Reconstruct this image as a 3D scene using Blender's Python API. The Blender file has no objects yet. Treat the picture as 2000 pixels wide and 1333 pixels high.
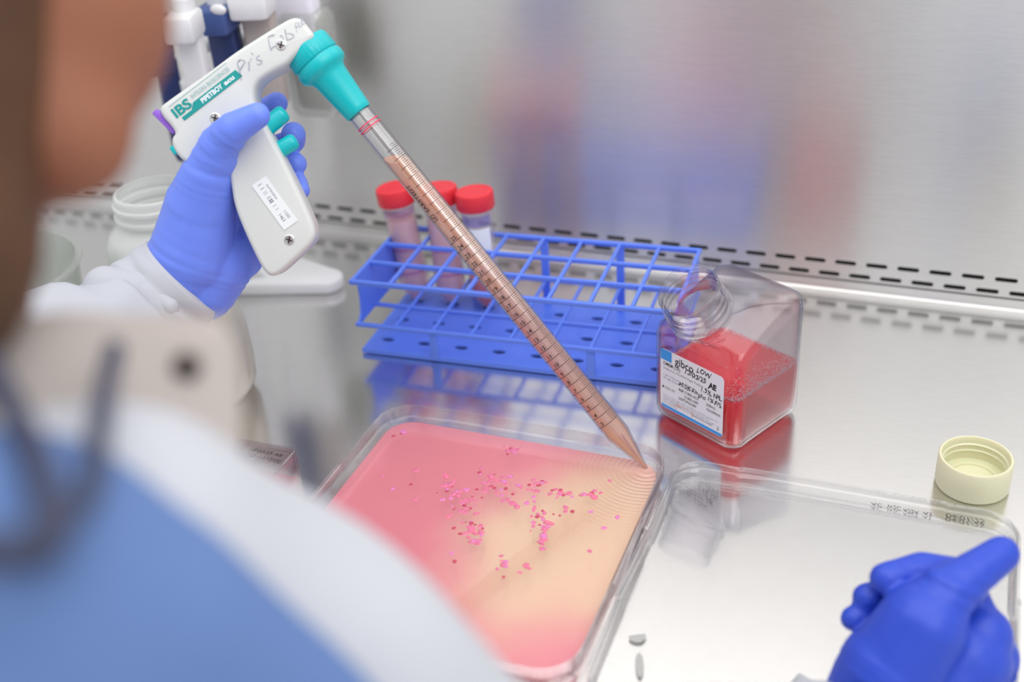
import bpy, bmesh, math, random
import numpy as np
from mathutils import Vector, Matrix, noise
random.seed(7)
C = bpy.context.scene.collection
SC = bpy.context.scene
MM = 0.001

# ------------------------------------------------------------------ camera
CAM_M = np.array([[0.93040564, -0.13378333, 0.34124384],
                  [0.36088966, 0.4970908, -0.78908769],
                  [-0.0640624, 0.85732302, 0.51077711]])
FPX, CX, CY, CAM_H = 2273.967, 1000.0, 666.5, 530.0
CAM_O = np.array([0.0, 0.0, CAM_H])
cam_data = bpy.data.cameras.new('camera')
cam = bpy.data.objects.new('camera', cam_data)
C.objects.link(cam)
mw = Matrix.Identity(4)
for i in range(3):
    for j in range(3):
        mw[i][j] = CAM_M[i][j]
mw[2][3] = CAM_H * MM
cam.matrix_world = mw
cam_data.sensor_width = 36.0
cam_data.lens = FPX / 2000 * 36.0
cam_data.clip_start = 0.02
cam_data.clip_end = 50
cam_data.dof.use_dof = True
cam_data.dof.focus_distance = 0.845
cam_data.dof.aperture_fstop = 3.2
SC.camera = cam

# ------------------------------------------------------------------ world and lights
SC.view_settings.view_transform = 'Standard'
SC.view_settings.look = 'None'
SC.view_settings.gamma = 1
SC.view_settings.use_curve_mapping = False
SC.view_settings.exposure = 0.14
SC.cycles.use_denoising = True
SC.cycles.max_bounces = 16
SC.cycles.transparent_max_bounces = 40
SC.cycles.transmission_bounces = 12
SC.cycles.glossy_bounces = 6
SC.cycles.sample_clamp_indirect = 6
SC.cycles.caustics_reflective = True
SC.cycles.caustics_refractive = True

def lin(c):
    c = c / 255.0
    return c / 12.92 if c <= 0.04045 else ((c + 0.055) / 1.055) ** 2.4

def rgb(r, g, b, a=1.0):
    return (lin(r), lin(g), lin(b), a)

world = bpy.data.worlds.new('lab_air')
SC.world = world
world.use_nodes = True
world.node_tree.nodes['Background'].inputs[0].default_value = rgb(236, 238, 242)
world.node_tree.nodes['Background'].inputs[1].default_value = 0.79

def area(name, loc, target, sx, sy, power, col=(1, 1, 1)):
    l = bpy.data.lights.new(name, 'AREA')
    l.shape = 'RECTANGLE'
    l.size = sx
    l.size_y = sy
    l.energy = power
    l.color = col
    o = bpy.data.objects.new(name, l)
    C.objects.link(o)
    o.location = loc
    d = Vector(target) - Vector(loc)
    o.rotation_euler = d.to_track_quat('-Z', 'Y').to_euler()
    return o

area('hood_lamp', (0.05, 0.52, 1.10), (0.05, 0.60, 0.0), 1.8, 0.9, 9.5, (1.0, 0.985, 0.96))
area('room_lamp', (0.9, -0.5, 1.7), (-0.1, 0.7, 0.1), 0.9, 0.7, 5.5, (1.0, 0.98, 0.96))

# ------------------------------------------------------------------ pixel / space helpers (mm)
def ray(px, py):
    return CAM_M @ np.array([(px - CX) / FPX, -(py - CY) / FPX, -1.0])

def D(px, py, d):
    return CAM_O + d * ray(px, py)

def onz(px, py, z=0.0):
    r = ray(px, py)
    return CAM_O + r * ((z - CAM_H) / r[2])

def nrm(v):
    v = np.array(v, float)
    return v / np.linalg.norm(v)

# ------------------------------------------------------------------ materials
def new_mat(name):
    m = bpy.data.materials.new(name)
    m.use_nodes = True
    nt = m.node_tree
    return m, nt, nt.nodes['Principled BSDF']

def pm(name, col, rough=0.5, metal=0.0, spec=0.5, sss=0.0, coat=0.0, bump=None, alpha=1.0, var=None):
    m, nt, p = new_mat(name)
    p.inputs['Base Color'].default_value = col
    p.inputs['Roughness'].default_value = rough
    p.inputs['Metallic'].default_value = metal
    p.inputs['Specular IOR Level'].default_value = spec
    p.inputs['Subsurface Weight'].default_value = sss
    p.inputs['Subsurface Scale'].default_value = 0.004
    p.inputs['Coat Weight'].default_value = coat
    p.inputs['Alpha'].default_value = alpha
    tc = nt.nodes.new('ShaderNodeTexCoord')
    if var:
        n = nt.nodes.new('ShaderNodeTexNoise')
        n.inputs['Scale'].default_value = var[0]
        mx = nt.nodes.new('ShaderNodeMixRGB')
        mx.inputs[1].default_value = col
        mx.inputs[2].default_value = var[1]
        nt.links.new(tc.outputs['Object'], n.inputs['Vector'])
        nt.links.new(n.outputs['Fac'], mx.inputs[0])
        nt.links.new(mx.outputs[0], p.inputs['Base Color'])
    if bump:
        n = nt.nodes.new('ShaderNodeTexNoise')
        n.inputs['Scale'].default_value = bump[0]
        n.inputs['Detail'].default_value = 3
        b = nt.nodes.new('ShaderNodeBump')
        b.inputs['Strength'].default_value = bump[1]
        b.inputs['Distance'].default_value = bump[2]
        nt.links.new(tc.outputs['Object'], n.inputs['Vector'])
        nt.links.new(n.outputs['Fac'], b.inputs['Height'])
        nt.links.new(b.outputs[0], p.inputs['Normal'])
    return m

def clear_mat(name, tint=(0.96, 0.96, 0.97), edge=(0.45, 0.45, 0.5), gloss=0.05, gmax=0.75, rough=0.02, milky=0.0, milk=(0.9, 0.9, 0.92), epow=3.0):
    """clear plastic wall: lets light straight through, reflects more towards grazing"""
    m = bpy.data.materials.new(name)
    m.use_nodes = True
    nt = m.node_tree
    nt.nodes.clear()
    out = nt.nodes.new('ShaderNodeOutputMaterial')
    lw = nt.nodes.new('ShaderNodeLayerWeight')
    lw.inputs['Blend'].default_value = 0.5
    pw = nt.nodes.new('ShaderNodeMath'); pw.operation = 'POWER'
    pw.inputs[1].default_value = epow
    nt.links.new(lw.outputs['Facing'], pw.inputs[0])
    ramp = nt.nodes.new('ShaderNodeMapRange')
    ramp.inputs['To Min'].default_value = gloss
    ramp.inputs['To Max'].default_value = gmax
    nt.links.new(pw.outputs[0], ramp.inputs['Value'])
    mx = nt.nodes.new('ShaderNodeMixRGB')
    mx.inputs[1].default_value = (*tint, 1)
    mx.inputs[2].default_value = (*edge, 1)
    nt.links.new(pw.outputs[0], mx.inputs[0])
    tr = nt.nodes.new('ShaderNodeBsdfTransparent')
    nt.links.new(mx.outputs[0], tr.inputs[0])
    gl = nt.nodes.new('ShaderNodeBsdfGlossy')
    gl.inputs['Roughness'].default_value = rough
    base = tr
    if milky > 0:
        df = nt.nodes.new('ShaderNodeBsdfDiffuse')
        df.inputs[0].default_value = (*milk, 1)
        tl = nt.nodes.new('ShaderNodeBsdfTranslucent')
        tl.inputs[0].default_value = (*milk, 1)
        dm = nt.nodes.new('ShaderNodeMixShader')
        dm.inputs[0].default_value = 0.5
        nt.links.new(df.outputs[0], dm.inputs[1]); nt.links.new(tl.outputs[0], dm.inputs[2])
        mm = nt.nodes.new('ShaderNodeMixShader')
        mm.inputs[0].default_value = milky
        nt.links.new(tr.outputs[0], mm.inputs[1]); nt.links.new(dm.outputs[0], mm.inputs[2])
        base = mm
    ms = nt.nodes.new('ShaderNodeMixShader')
    nt.links.new(ramp.outputs[0], ms.inputs[0])
    nt.links.new(base.outputs[0], ms.inputs[1])
    nt.links.new(gl.outputs[0], ms.inputs[2])
    nt.links.new(ms.outputs[0], out.inputs['Surface'])
    return m

def metal_mat(name, col, rough, stretch, bump_s, bump_d, aniso=0.0, tangent=None, rot=0.0):
    m, nt, p = new_mat(name)
    p.inputs['Metallic'].default_value = 1.0
    p.inputs['Roughness'].default_value = rough
    p.inputs['Anisotropic'].default_value = aniso
    p.inputs['Anisotropic Rotation'].default_value = rot
    tc = nt.nodes.new('ShaderNodeTexCoord')
    mp = nt.nodes.new('ShaderNodeMapping')
    mp.inputs['Scale'].default_value = stretch
    n = nt.nodes.new('ShaderNodeTexNoise')
    n.inputs['Scale'].default_value = 1.0
    n.inputs['Detail'].default_value = 4
    nt.links.new(tc.outputs['Object'], mp.inputs[0])
    nt.links.new(mp.outputs[0], n.inputs['Vector'])
    b = nt.nodes.new('ShaderNodeBump')
    b.inputs['Strength'].default_value = bump_s
    b.inputs['Distance'].default_value = bump_d
    nt.links.new(n.outputs['Fac'], b.inputs['Height'])
    nt.links.new(b.outputs[0], p.inputs['Normal'])
    mx = nt.nodes.new('ShaderNodeMixRGB')
    mx.inputs[1].default_value = tuple(c * 0.90 for c in col[:3]) + (1,)
    mx.inputs[2].default_value = tuple(min(1, c * 1.06) for c in col[:3]) + (1,)
    nt.links.new(n.outputs['Fac'], mx.inputs[0])
    nt.links.new(mx.outputs[0], p.inputs['Base Color'])
    if tangent:
        tg = nt.nodes.new('ShaderNodeTangent')
        tg.direction_type = 'RADIAL'
        tg.axis = tangent
        nt.links.new(tg.outputs[0], p.inputs['Tangent'])
    return m

M = {}
M['wall_steel'] = metal_mat('brushed_wall_steel', (0.80, 0.785, 0.77, 1), 0.30, (60, 900, 900), 0.10, 0.0006, aniso=0.85, tangent='Z', rot=0.25)
M['bench_steel'] = metal_mat('bench_steel', (0.82, 0.81, 0.795, 1), 0.17, (60, 900, 60), 0.05, 0.0003)
M['dark'] = pm('slot_shade_black', rgb(22, 20, 16), 0.9)
M['white_plastic'] = pm('white_plastic', rgb(226, 226, 228), 0.38, sss=0.1)
M['grey_plastic'] = pm('pale_grey_plastic', rgb(214, 216, 214), 0.35, bump=(900, 0.06, 0.0002))
M['teal'] = pm('teal_plastic', rgb(0, 186, 192), 0.32)
M['teal_print'] = pm('teal_print', rgb(0, 150, 146), 0.5)
M['teal_pale'] = pm('teal_pale_print', rgb(150, 190, 190), 0.5)
M['violet'] = pm('violet_plastic', rgb(150, 100, 215), 0.25)
M['print_black'] = pm('black_print', rgb(28, 26, 30), 0.5)
M['pencil'] = pm('grey_pen', rgb(172, 174, 188), 0.6)
M['print_white'] = pm('white_print', rgb(235, 238, 240), 0.5)
M['paper'] = pm('label_paper', rgb(232, 230, 240), 0.5)
M['print_blue'] = pm('label_blue', rgb(52, 150, 232), 0.5)
M['print_grey'] = pm('label_grey', rgb(110, 108, 125), 0.5)
M['print_orange'] = pm('label_orange', rgb(225, 130, 60), 0.5)
M['screw'] = pm('steel_screw', (0.75, 0.75, 0.75, 1), 0.25, metal=1.0)
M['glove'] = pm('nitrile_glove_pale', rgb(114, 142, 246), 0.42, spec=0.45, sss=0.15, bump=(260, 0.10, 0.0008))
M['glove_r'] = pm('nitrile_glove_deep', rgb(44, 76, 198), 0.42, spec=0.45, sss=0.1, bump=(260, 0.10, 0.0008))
M['coat'] = pm('white_coat_cloth', rgb(192, 194, 201), 0.85, spec=0.1, bump=(700, 0.15, 0.0005))
M['coat_shadow'] = pm('shaded_collar_cloth', rgb(180, 171, 166), 0.85, spec=0.1)  # coat cloth greyed and warmed: shade and skin reflection put into the colour
M['blue_cloth'] = pm('blue_gown_cloth', rgb(100, 126, 176), 0.85, spec=0.1, bump=(500, 0.15, 0.0006))
M['strap'] = pm('dark_strap', rgb(56, 60, 84), 0.7)
M['skin'] = pm('skin', rgb(146, 96, 70), 0.55, sss=0.15, var=(14, rgb(160, 92, 66)))
M['hair'] = pm('brown_hair', rgb(98, 62, 34), 0.6, var=(60, rgb(62, 38, 20)), bump=(140, 0.4, 0.002))
M['rack'] = pm('blue_rack_plastic', rgb(94, 130, 236), 0.34, sss=0.08)
M['red_cap'] = pm('red_cap_plastic', rgb(226, 48, 62), 0.42, sss=0.1)
M['cream'] = pm('cream_cap_plastic', rgb(222, 221, 188), 0.36, sss=0.35)
M['navy'] = pm('navy_plastic', rgb(36, 52, 104), 0.4)
M['navy_light'] = pm('navy_light_plastic', rgb(62, 84, 142), 0.4)
M['clear'] = clear_mat('clear_dish_plastic', (0.985, 0.975, 0.978), (0.74, 0.62, 0.66), 0.07, 0.85, epow=2.2, milky=0.03)
M['clear_lid'] = clear_mat('clear_lid_plastic', (0.985, 0.985, 0.985), (0.66, 0.66, 0.69), 0.08, 0.85, epow=2.0, milky=0.03)
M['clear_bottle'] = clear_mat('clear_bottle_plastic', (0.975, 0.97, 0.985), (0.42, 0.42, 0.52), 0.035, 0.8, epow=2.5)
M['clear_pip'] = clear_mat('clear_pipette_plastic', (0.97, 0.97, 0.975), (0.55, 0.55, 0.6), 0.11, 0.7, epow=2.4)
M['tube_wall'] = clear_mat('tube_plastic', (0.98, 0.97, 0.98), (0.92, 0.89, 0.95), 0.04, 0.4, milky=0.14, milk=(0.98, 0.9, 0.93))
M['milky'] = clear_mat('milky_plastic', (0.93, 0.95, 0.95), (0.8, 0.82, 0.82), 0.05, 0.5, rough=0.12, milky=0.92, milk=(0.97, 0.98, 0.96))
M['milky_mid'] = clear_mat('cream_bottle_plastic', (0.93, 0.94, 0.92), (0.8, 0.8, 0.78), 0.05, 0.5, rough=0.12, milky=0.42, milk=(0.94, 0.93, 0.88))
M['milky_thin'] = clear_mat('milky_thin_plastic', (0.90, 0.92, 0.90), (0.80, 0.82, 0.78), 0.06, 0.6, rough=0.08, milky=0.30, milk=(0.80, 0.82, 0.78))
M['flask'] = clear_mat('flask_plastic', (0.96, 0.95, 0.95), (0.6, 0.5, 0.52), 0.06, 0.7)

def liquid_mat(name, tint, scatter, fac, gloss=0.04, gmax=0.6, tint2=None, ctrl=None, bump=None):
    """dyed, slightly cloudy liquid: coloured transmission + a little scatter + surface gloss"""
    m = bpy.data.materials.new(name)
    m.use_nodes = True
    nt = m.node_tree
    nt.nodes.clear()
    N = nt.nodes.new
    out = N('ShaderNodeOutputMaterial')
    tr = N('ShaderNodeBsdfTransparent'); tr.inputs[0].default_value = (*tint, 1)
    df = N('ShaderNodeBsdfDiffuse'); df.inputs[0].default_value = (*scatter, 1)
    mm = N('ShaderNodeMixShader'); mm.inputs[0].default_value = fac
    nt.links.new(tr.outputs[0], mm.inputs[1]); nt.links.new(df.outputs[0], mm.inputs[2])
    gl = N('ShaderNodeBsdfGlossy'); gl.inputs['Roughness'].default_value = 0.02
    lw = N('ShaderNodeLayerWeight'); lw.inputs['Blend'].default_value = 0.5
    pw = N('ShaderNodeMath'); pw.operation = 'POWER'; pw.inputs[1].default_value = 4
    mr = N('ShaderNodeMapRange'); mr.inputs['To Min'].default_value = gloss; mr.inputs['To Max'].default_value = gmax
    nt.links.new(lw.outputs['Facing'], pw.inputs[0]); nt.links.new(pw.outputs[0], mr.inputs['Value'])
    ms = N('ShaderNodeMixShader')
    nt.links.new(mr.outputs[0], ms.inputs[0]); nt.links.new(mm.outputs[0], ms.inputs[1]); nt.links.new(gl.outputs[0], ms.inputs[2])
    nt.links.new(ms.outputs[0], out.inputs['Surface'])
    if tint2:
        fac_out = ctrl(nt)
        m1 = N('ShaderNodeMixRGB'); m1.inputs[1].default_value = (*tint, 1); m1.inputs[2].default_value = (*tint2[0], 1)
        m2 = N('ShaderNodeMixRGB'); m2.inputs[1].default_value = (*scatter, 1); m2.inputs[2].default_value = (*tint2[1], 1)
        for q, s in ((m1, tr), (m2, df)):
            nt.links.new(fac_out, q.inputs[0]); nt.links.new(q.outputs[0], s.inputs[0])
    if bump:
        bo = bump(nt)
        nt.links.new(bo, gl.inputs['Normal'])
        nt.links.new(bo, lw.inputs['Normal'])
    return m

def refr_liquid(name, surf, dens, absorb, ior=1.34):
    m = bpy.data.materials.new(name)
    m.use_nodes = True
    nt = m.node_tree
    nt.nodes.clear()
    out = nt.nodes.new('ShaderNodeOutputMaterial')
    g = nt.nodes.new('ShaderNodeBsdfGlass')
    g.inputs['Color'].default_value = (*surf, 1)
    g.inputs['IOR'].default_value = ior
    g.inputs['Roughness'].default_value = 0.0
    nt.links.new(g.outputs[0], out.inputs['Surface'])
    if dens:
        v = nt.nodes.new('ShaderNodeVolumeAbsorption')
        v.inputs['Density'].default_value = dens
        v.inputs['Color'].default_value = (*absorb, 1)
        nt.links.new(v.outputs[0], out.inputs['Volume'])
    return m

# ------------------------------------------------------------------ mesh helpers
class G:
    def __init__(s):
        s.v = []; s.f = []
    def add(s, vs, fs):
        o = len(s.v)
        s.v += [tuple(map(float, p)) for p in vs]
        s.f += [tuple(i + o for i in q) for q in fs]
        return s
    def box(s, c, ex, ey, ez, hx, hy, hz, bev=0.0):
        c, ex, ey, ez = map(lambda q: np.array(q, float), (c, ex, ey, ez))
        if bev <= 0:
            vs = [c + ex * hx * a + ey * hy * b + ez * hz * d for d in (-1, 1) for b in (-1, 1) for a in (-1, 1)]
            s.add(vs, [(0, 2, 3, 1), (4, 5, 7, 6), (0, 1, 5, 4), (2, 6, 7, 3), (0, 4, 6, 2), (1, 3, 7, 5)])
            return s
        rings = []
        for zz, ins in ((-hz, bev), (-hz + bev * .3, bev * .3), (-hz + bev, 0), (hz - bev, 0), (hz - bev * .3, bev * .3), (hz, bev)):
            rings.append([c + ex * p[0] + ey * p[1] + ez * zz for p in rrect(hx - ins, hy - ins, bev, 4)])
        return s.loft(rings, True, True)
    def loft(s, rings, cap0=False, cap1=False, closed=True):
        n = len(rings[0]); vs = [p for r in rings for p in r]; fs = []
        for k in range(len(rings) - 1):
            for i in range(n if closed else n - 1):
                j = (i + 1) % n
                fs.append((k * n + i, k * n + j, (k + 1) * n + j, (k + 1) * n + i))
        if cap0: fs.append(tuple(range(n))[::-1])
        if cap1: fs.append(tuple((len(rings) - 1) * n + i for i in range(n)))
        return s.add(vs, fs)
    def lathe(s, base, axis, prof, n=48, cap0=True, cap1=True, rf=None):
        base = np.array(base, float); ax = nrm(axis)
        u = nrm(np.cross(ax, [0.3, 0.2, 1] if abs(ax[2]) < .9 else [1, 0, 0])); w = np.cross(ax, u)
        rings = []
        for k, (h, r) in enumerate(prof):
            rings.append([base + ax * h + (u * math.cos(t) + w * math.sin(t)) * (r * (rf(t, h) if rf else 1)) for t in [2 * math.pi * i / n for i in range(n)]])
        return s.loft(rings, cap0, cap1)
    def tube(s, pts, rad, n=16, caps=True, shape=None, round_end=False):
        pts = [np.array(p, float) for p in pts]
        if not hasattr(rad, '__len__'): rad = [rad] * len(pts)
        rings = []; u = None
        for i, p in enumerate(pts):
            t = nrm(pts[min(i + 1, len(pts) - 1)] - pts[max(i - 1, 0)])
            if u is None:
                u = nrm(np.cross(t, [0.21, 0.1, 1] if abs(t[2]) < .9 else [1, 0, 0]))
            u = nrm(u - t * np.dot(u, t)); w = np.cross(t, u)
            rings.append([p + (u * math.cos(a) + w * math.sin(a)) * rad[i] * (shape(a, i) if shape else 1) for a in [2 * math.pi * k / n for k in range(n)]])
        return s.loft(rings, caps, caps)
    def capsule(s, p0, r0, p1, r1, n=20, m=6):
        p0 = np.array(p0, float); p1 = np.array(p1, float)
        d = p1 - p0; L = np.linalg.norm(d)
        ax = d / L if L > 1e-6 else np.array([0, 0, 1.0])
        prof = [(-r0 * math.cos(a), r0 * math.sin(a)) for a in [math.pi / 2 * k / m for k in range(1, m + 1)]]
        prof += [(L + r1 * math.sin(a), r1 * math.cos(a)) for a in [math.pi / 2 * k / m for k in range(0, m)]]
        prof = [(-r0, r0 * 0.02)] + prof + [(L + r1, r1 * 0.02)]
        return s.lathe(p0, ax, prof, n)
    def sphere(s, c, r, n=16, sc=(1, 1, 1)):
        c = np.array(c, float); rings = []
        for k in range(1, n // 2):
            a = math.pi * k / (n // 2)
            rings.append([c + np.array([r * sc[0] * math.sin(a) * math.cos(t), r * sc[1] * math.sin(a) * math.sin(t), -r * sc[2] * math.cos(a)]) for t in [2 * math.pi * i / n for i in range(n)]])
        return s.loft(rings, True, True)
    def prism(s, outline, z0, z1, fr):
        """outline 2-D, frame fr(x,y,z)->3-D"""
        return s.loft([[fr(x, y, z0) for x, y in outline], [fr(x, y, z1) for x, y in outline]], True, True)

def rrect(hx, hy, r, seg=8, cx=0.0, cy=0.0):
    r = max(min(r, hx - 1e-3, hy - 1e-3), 1e-3); out = []
    for qx, qy, a0 in ((1, 1, 0), (-1, 1, 90), (-1, -1, 180), (1, -1, 270)):
        for k in range(seg + 1):
            a = math.radians(a0 + 90 * k / seg)
            out.append((cx + qx * (hx - r) + r * math.cos(a), cy + qy * (hy - r) + r * math.sin(a)))
    return out

def rang(h, r, n=96):
    """rounded square sampled at even angles, so it can be lofted to a circle"""
    out = []
    for k in range(n):
        t = 2 * math.pi * k / n; dx, dy = math.cos(t), math.sin(t)
        m = max(abs(dx), abs(dy)); x, y = dx / m * h, dy / m * h
        if abs(x) > h - r and abs(y) > h - r:
            cx, cy = math.copysign(h - r, x), math.copysign(h - r, y)
            b_ = dx * cx + dy * cy; c_ = cx * cx + cy * cy - r * r
            q = b_ + math.sqrt(max(b_ * b_ - c_, 0)); x, y = dx * q, dy * q
        out.append((x, y))
    return out

def chaikin(p, it=2):
    for _ in range(it):
        q = []
        for i in range(len(p)):
            a = np.array(p[i]); b = np.array(p[(i + 1) % len(p)])
            q += [tuple(a * .75 + b * .25), tuple(a * .25 + b * .75)]
        p = q
    return p

def inset(p, d):
    n = len(p); out = []
    ar = sum(p[i][0] * p[(i + 1) % n][1] - p[(i + 1) % n][0] * p[i][1] for i in range(n))
    sg = 1 if ar > 0 else -1
    for i in range(n):
        a = np.array(p[i - 1]); b = np.array(p[i]); c = np.array(p[(i + 1) % n])
        e1 = nrm(b - a); e2 = nrm(c - b)
        nn = np.array([-(e1[1] + e2[1]), e1[0] + e2[0]]) * sg
        nn = nn / max(np.linalg.norm(nn), 1e-6)
        out.append(tuple(b + nn * d))
    return out

def link(name, me, parent, origin):
    o = bpy.data.objects.new(name, me)
    C.objects.link(o)
    if parent:
        o.parent = parent
    o.location = origin
    return o

WORLD = {}
def thing(name, label, cat, origin=(0, 0, 0), group=None):
    o = bpy.data.objects.new(name, None)
    o.empty_display_size = 0.02
    C.objects.link(o)
    o.location = Vector(tuple(origin)) * MM
    WORLD[o.name] = np.array(origin, float)
    o['label'] = label; o['category'] = cat
    if group: o['group'] = group
    return o

def ob(name, g, mat, parent=None, origin=None, smooth=True, label=None, auto=35, mods=None):
    """one mesh object; g in world mm"""
    pw = WORLD[parent.name] if parent else np.zeros(3)
    if origin is None:
        origin = pw if parent else (np.mean(np.array(g.v), axis=0) * [1, 1, 0] + [0, 0, min(p[2] for p in g.v)])
    origin = np.array(origin, float)
    me = bpy.data.meshes.new(name)
    me.from_pydata([tuple((np.array(p) - origin) * MM) for p in g.v], [], g.f)
    bm = bmesh.new(); bm.from_mesh(me)
    bmesh.ops.recalc_face_normals(bm, faces=bm.faces)
    bm.to_mesh(me); bm.free()
    if isinstance(mat, (list, tuple)):
        for q in mat: me.materials.append(q)
    else:
        me.materials.append(mat)
    o = link(name, me, parent, Vector(tuple((origin - pw) * MM)))
    WORLD[o.name] = origin
    if smooth:
        for p in me.polygons: p.use_smooth = True
        try:
            me.set_sharp_from_angle(angle=math.radians(auto))
        except Exception:
            pass
    if label: o['label'] = label
    return o

def tag(o, label, cat, group=None, kind=None):
    o['label'] = label
    o['category'] = cat
    if group: o['group'] = group
    if kind: o['kind'] = kind
    return o

def organic(name, caps, mat, parent=None, voxel=2.0, smooth=6, extra=None, disp=None, origin=None):
    g = G()
    for c in caps:
        g.capsule(*c)
    if extra: extra(g)
    o = ob(name, g, mat, parent, origin=origin)
    rm = o.modifiers.new('r', 'REMESH'); rm.mode = 'VOXEL'; rm.voxel_size = voxel * MM; rm.use_smooth_shade = True
    sm = o.modifiers.new('s', 'SMOOTH'); sm.iterations = smooth; sm.factor = 0.5
    dg = bpy.context.evaluated_depsgraph_get()
    me = bpy.data.meshes.new_from_object(o.evaluated_get(dg))
    o.modifiers.clear()
    old = o.data
    o.data = me
    bpy.data.meshes.remove(old)
    if disp:
        no = [v.normal.copy() for v in me.vertices]
        org = WORLD[o.name]
        for v, n in zip(me.vertices, no):
            w = np.array(v.co) / MM + org
            v.co = v.co + n * (disp(w) * MM)
    me.materials.clear(); me.materials.append(mat)
    for p in me.polygons: p.use_smooth = True
    return o

_tc = {}
def text2d(s, shear=0.0, bold=0.0, cx='LEFT'):
    key = (s, shear, bold, cx)
    if key in _tc: return _tc[key]
    cu = bpy.data.curves.new('t', 'FONT')
    cu.body = s; cu.size = 1.0; cu.shear = shear; cu.offset = bold; cu.align_x = cx
    cu.resolution_u = 3
    o = bpy.data.objects.new('t', cu)
    C.objects.link(o)
    dg = bpy.context.evaluated_depsgraph_get()
    me = bpy.data.meshes.new_from_object(o.evaluated_get(dg))
    vs = [(v.co.x, v.co.y) for v in me.vertices]; fs = [tuple(p.vertices) for p in me.polygons]
    bpy.data.objects.remove(o); bpy.data.curves.remove(cu); bpy.data.meshes.remove(me)
    _tc[key] = (vs, fs)
    return vs, fs

def put_text(g, s, fr, x, y, size, width=None, shear=0.0, bold=0.0, ang=0.0, flipx=False, flipy=False, jit=0.0, align='LEFT'):
    vs, fs = text2d(s, shear, bold, align)
    if not vs: return
    sx = size
    if width:
        w = max(v[0] for v in vs) - min(v[0] for v in vs)
        sx = width / max(w, 1e-6)
    ca, sa = math.cos(ang), math.sin(ang); out = []
    for a, b in vs:
        a2 = a * sx * (-1 if flipx else 1); b2 = b * size * (-1 if flipy else 1)
        if jit:
            b2 += jit * size * noise.noise(Vector((a * 2.1, 3.3, 0.5)))
            a2 += jit * size * 0.6 * noise.noise(Vector((1.7, b * 3, a)))
        out.append(fr(x + a2 * ca - b2 * sa, y + a2 * sa + b2 * ca))
    g.add(out, fs)

def stroke(g, pts, fr, w):
    """flat pen stroke along 2-D points"""
    for i in range(len(pts) - 1):
        a = np.array(pts[i], float); b = np.array(pts[i + 1], float)
        d = nrm(b - a + 1e-9); n = np.array([-d[1], d[0]]) * w / 2; a = a - d * w * .3; b = b + d * w * .3
        g.add([fr(*(a + n)), fr(*(a - n)), fr(*(b - n)), fr(*(b + n))], [(0, 1, 2, 3)])

def hframe(z):
    return lambda x, y, dz=0.0: (x, y, z + dz)

# ------------------------------------------------------------------ SETTING: cabinet
WX0, WX1 = -1500, 900
BY0, BY1 = 330, 973
g = G()
g.box(((WX0 + WX1) / 2, (BY0 + BY1) / 2, -1.5), (1, 0, 0), (0, 1, 0), (0, 0, 1), (WX1 - WX0) / 2, (BY1 - BY0) / 2, 1.5)
worktop = ob('worktop', g, M['bench_steel'], smooth=False)
tag(worktop, 'brushed stainless steel work surface of the cabinet', 'worktop', kind='structure')
# coved rear lip
g = G(); prof = [(BY1, 0)]
for k in range(9):
    a = math.pi / 2 * k / 8
    prof.append((BY1 + 9.4 + 2.0 * math.sin(a), 2.0 * (1 - math.cos(a)) + 0.0))
prof = prof + [(BY1 + 11.4, 9.8), (BY1 + 13.5, 9.8), (BY1 + 13.5, -3), (BY1, -3)]
g.loft([[(WX0, y, z) for y, z in prof], [(WX1, y, z) for y, z in prof]], True, True)
tag(ob('trim_1', g, M['wall_steel'], auto=40), 'low coved steel lip along the back of the work surface', 'trim', kind='structure')

def plate_with_holes(name, outer, holes, thick):
    cu = bpy.data.curves.new(name, 'CURVE'); cu.dimensions = '2D'; cu.fill_mode = 'BOTH'; cu.extrude = thick / 2 * MM
    for pts in [outer] + holes:
        sp = cu.splines.new('POLY'); sp.points.add(len(pts) - 1)
        for i, (x, y) in enumerate(pts): sp.points[i].co = (x * MM, y * MM, 0, 1)
        sp.use_cyclic_u = True
    o = bpy.data.objects.new('tmp', cu); C.objects.link(o)
    dg = bpy.context.evaluated_depsgraph_get()
    me = bpy.data.meshes.new_from_object(o.evaluated_get(dg))
    gg = G(); gg.v = [(v.co.x / MM, v.co.y / MM, v.co.z / MM) for v in me.vertices]; gg.f = [tuple(p.vertices) for p in me.polygons]
    bpy.data.objects.remove(o); bpy.data.curves.remove(cu); bpy.data.meshes.remove(me)
    return gg

WY = 985.0
holes = []
def slot(cx, cz, hl=9.5, hr=2.05):
    out = []
    for sx, a0 in ((1, -90), (-1, 90)):
        for k in range(7):
            a = math.radians(a0 + 180 * k / 6)
            out.append((cx + sx * (hl - hr) + hr * math.cos(a), cz + hr * math.sin(a)))
    return out
xs = -143.5
for k in range(-46, 28):
    holes.append(slot(xs + 27.3 * k + 0.0, 28.6))
    holes.append(slot(xs + 13.4 + 27.3 * k, 16.2))
gp = plate_with_holes('wall', [(WX0, 11.5), (WX1, 11.5), (WX1, 40), (WX0, 40)], holes, 1.2)
gw = G()
gw.add([(x, WY + z, y) for x, y, z in gp.v], gp.f)
gw.box(((WX0 + WX1) / 2, WY, 440), (1, 0, 0), (0, 1, 0), (0, 0, 1), (WX1 - WX0) / 2, 0.6, 400)
wall_back = ob('wall_back', gw, M['wall_steel'], smooth=False)
tag(wall_back, 'brushed steel rear wall of the cabinet with two rows of slots', 'wall', kind='structure')
g = G()
g.box(((WX0 + WX1) / 2, WY + 22, 25), (1, 0, 0), (0, 1, 0), (0, 0, 1), (WX1 - WX0) / 2, 0.6, 28)  # near-black sheet paints the shade seen through the slots
tag(ob('wall_slot_shade', g, M['dark'], smooth=False), 'black sheet standing for the shade behind the slotted rear wall', 'wall', kind='structure')

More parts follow.
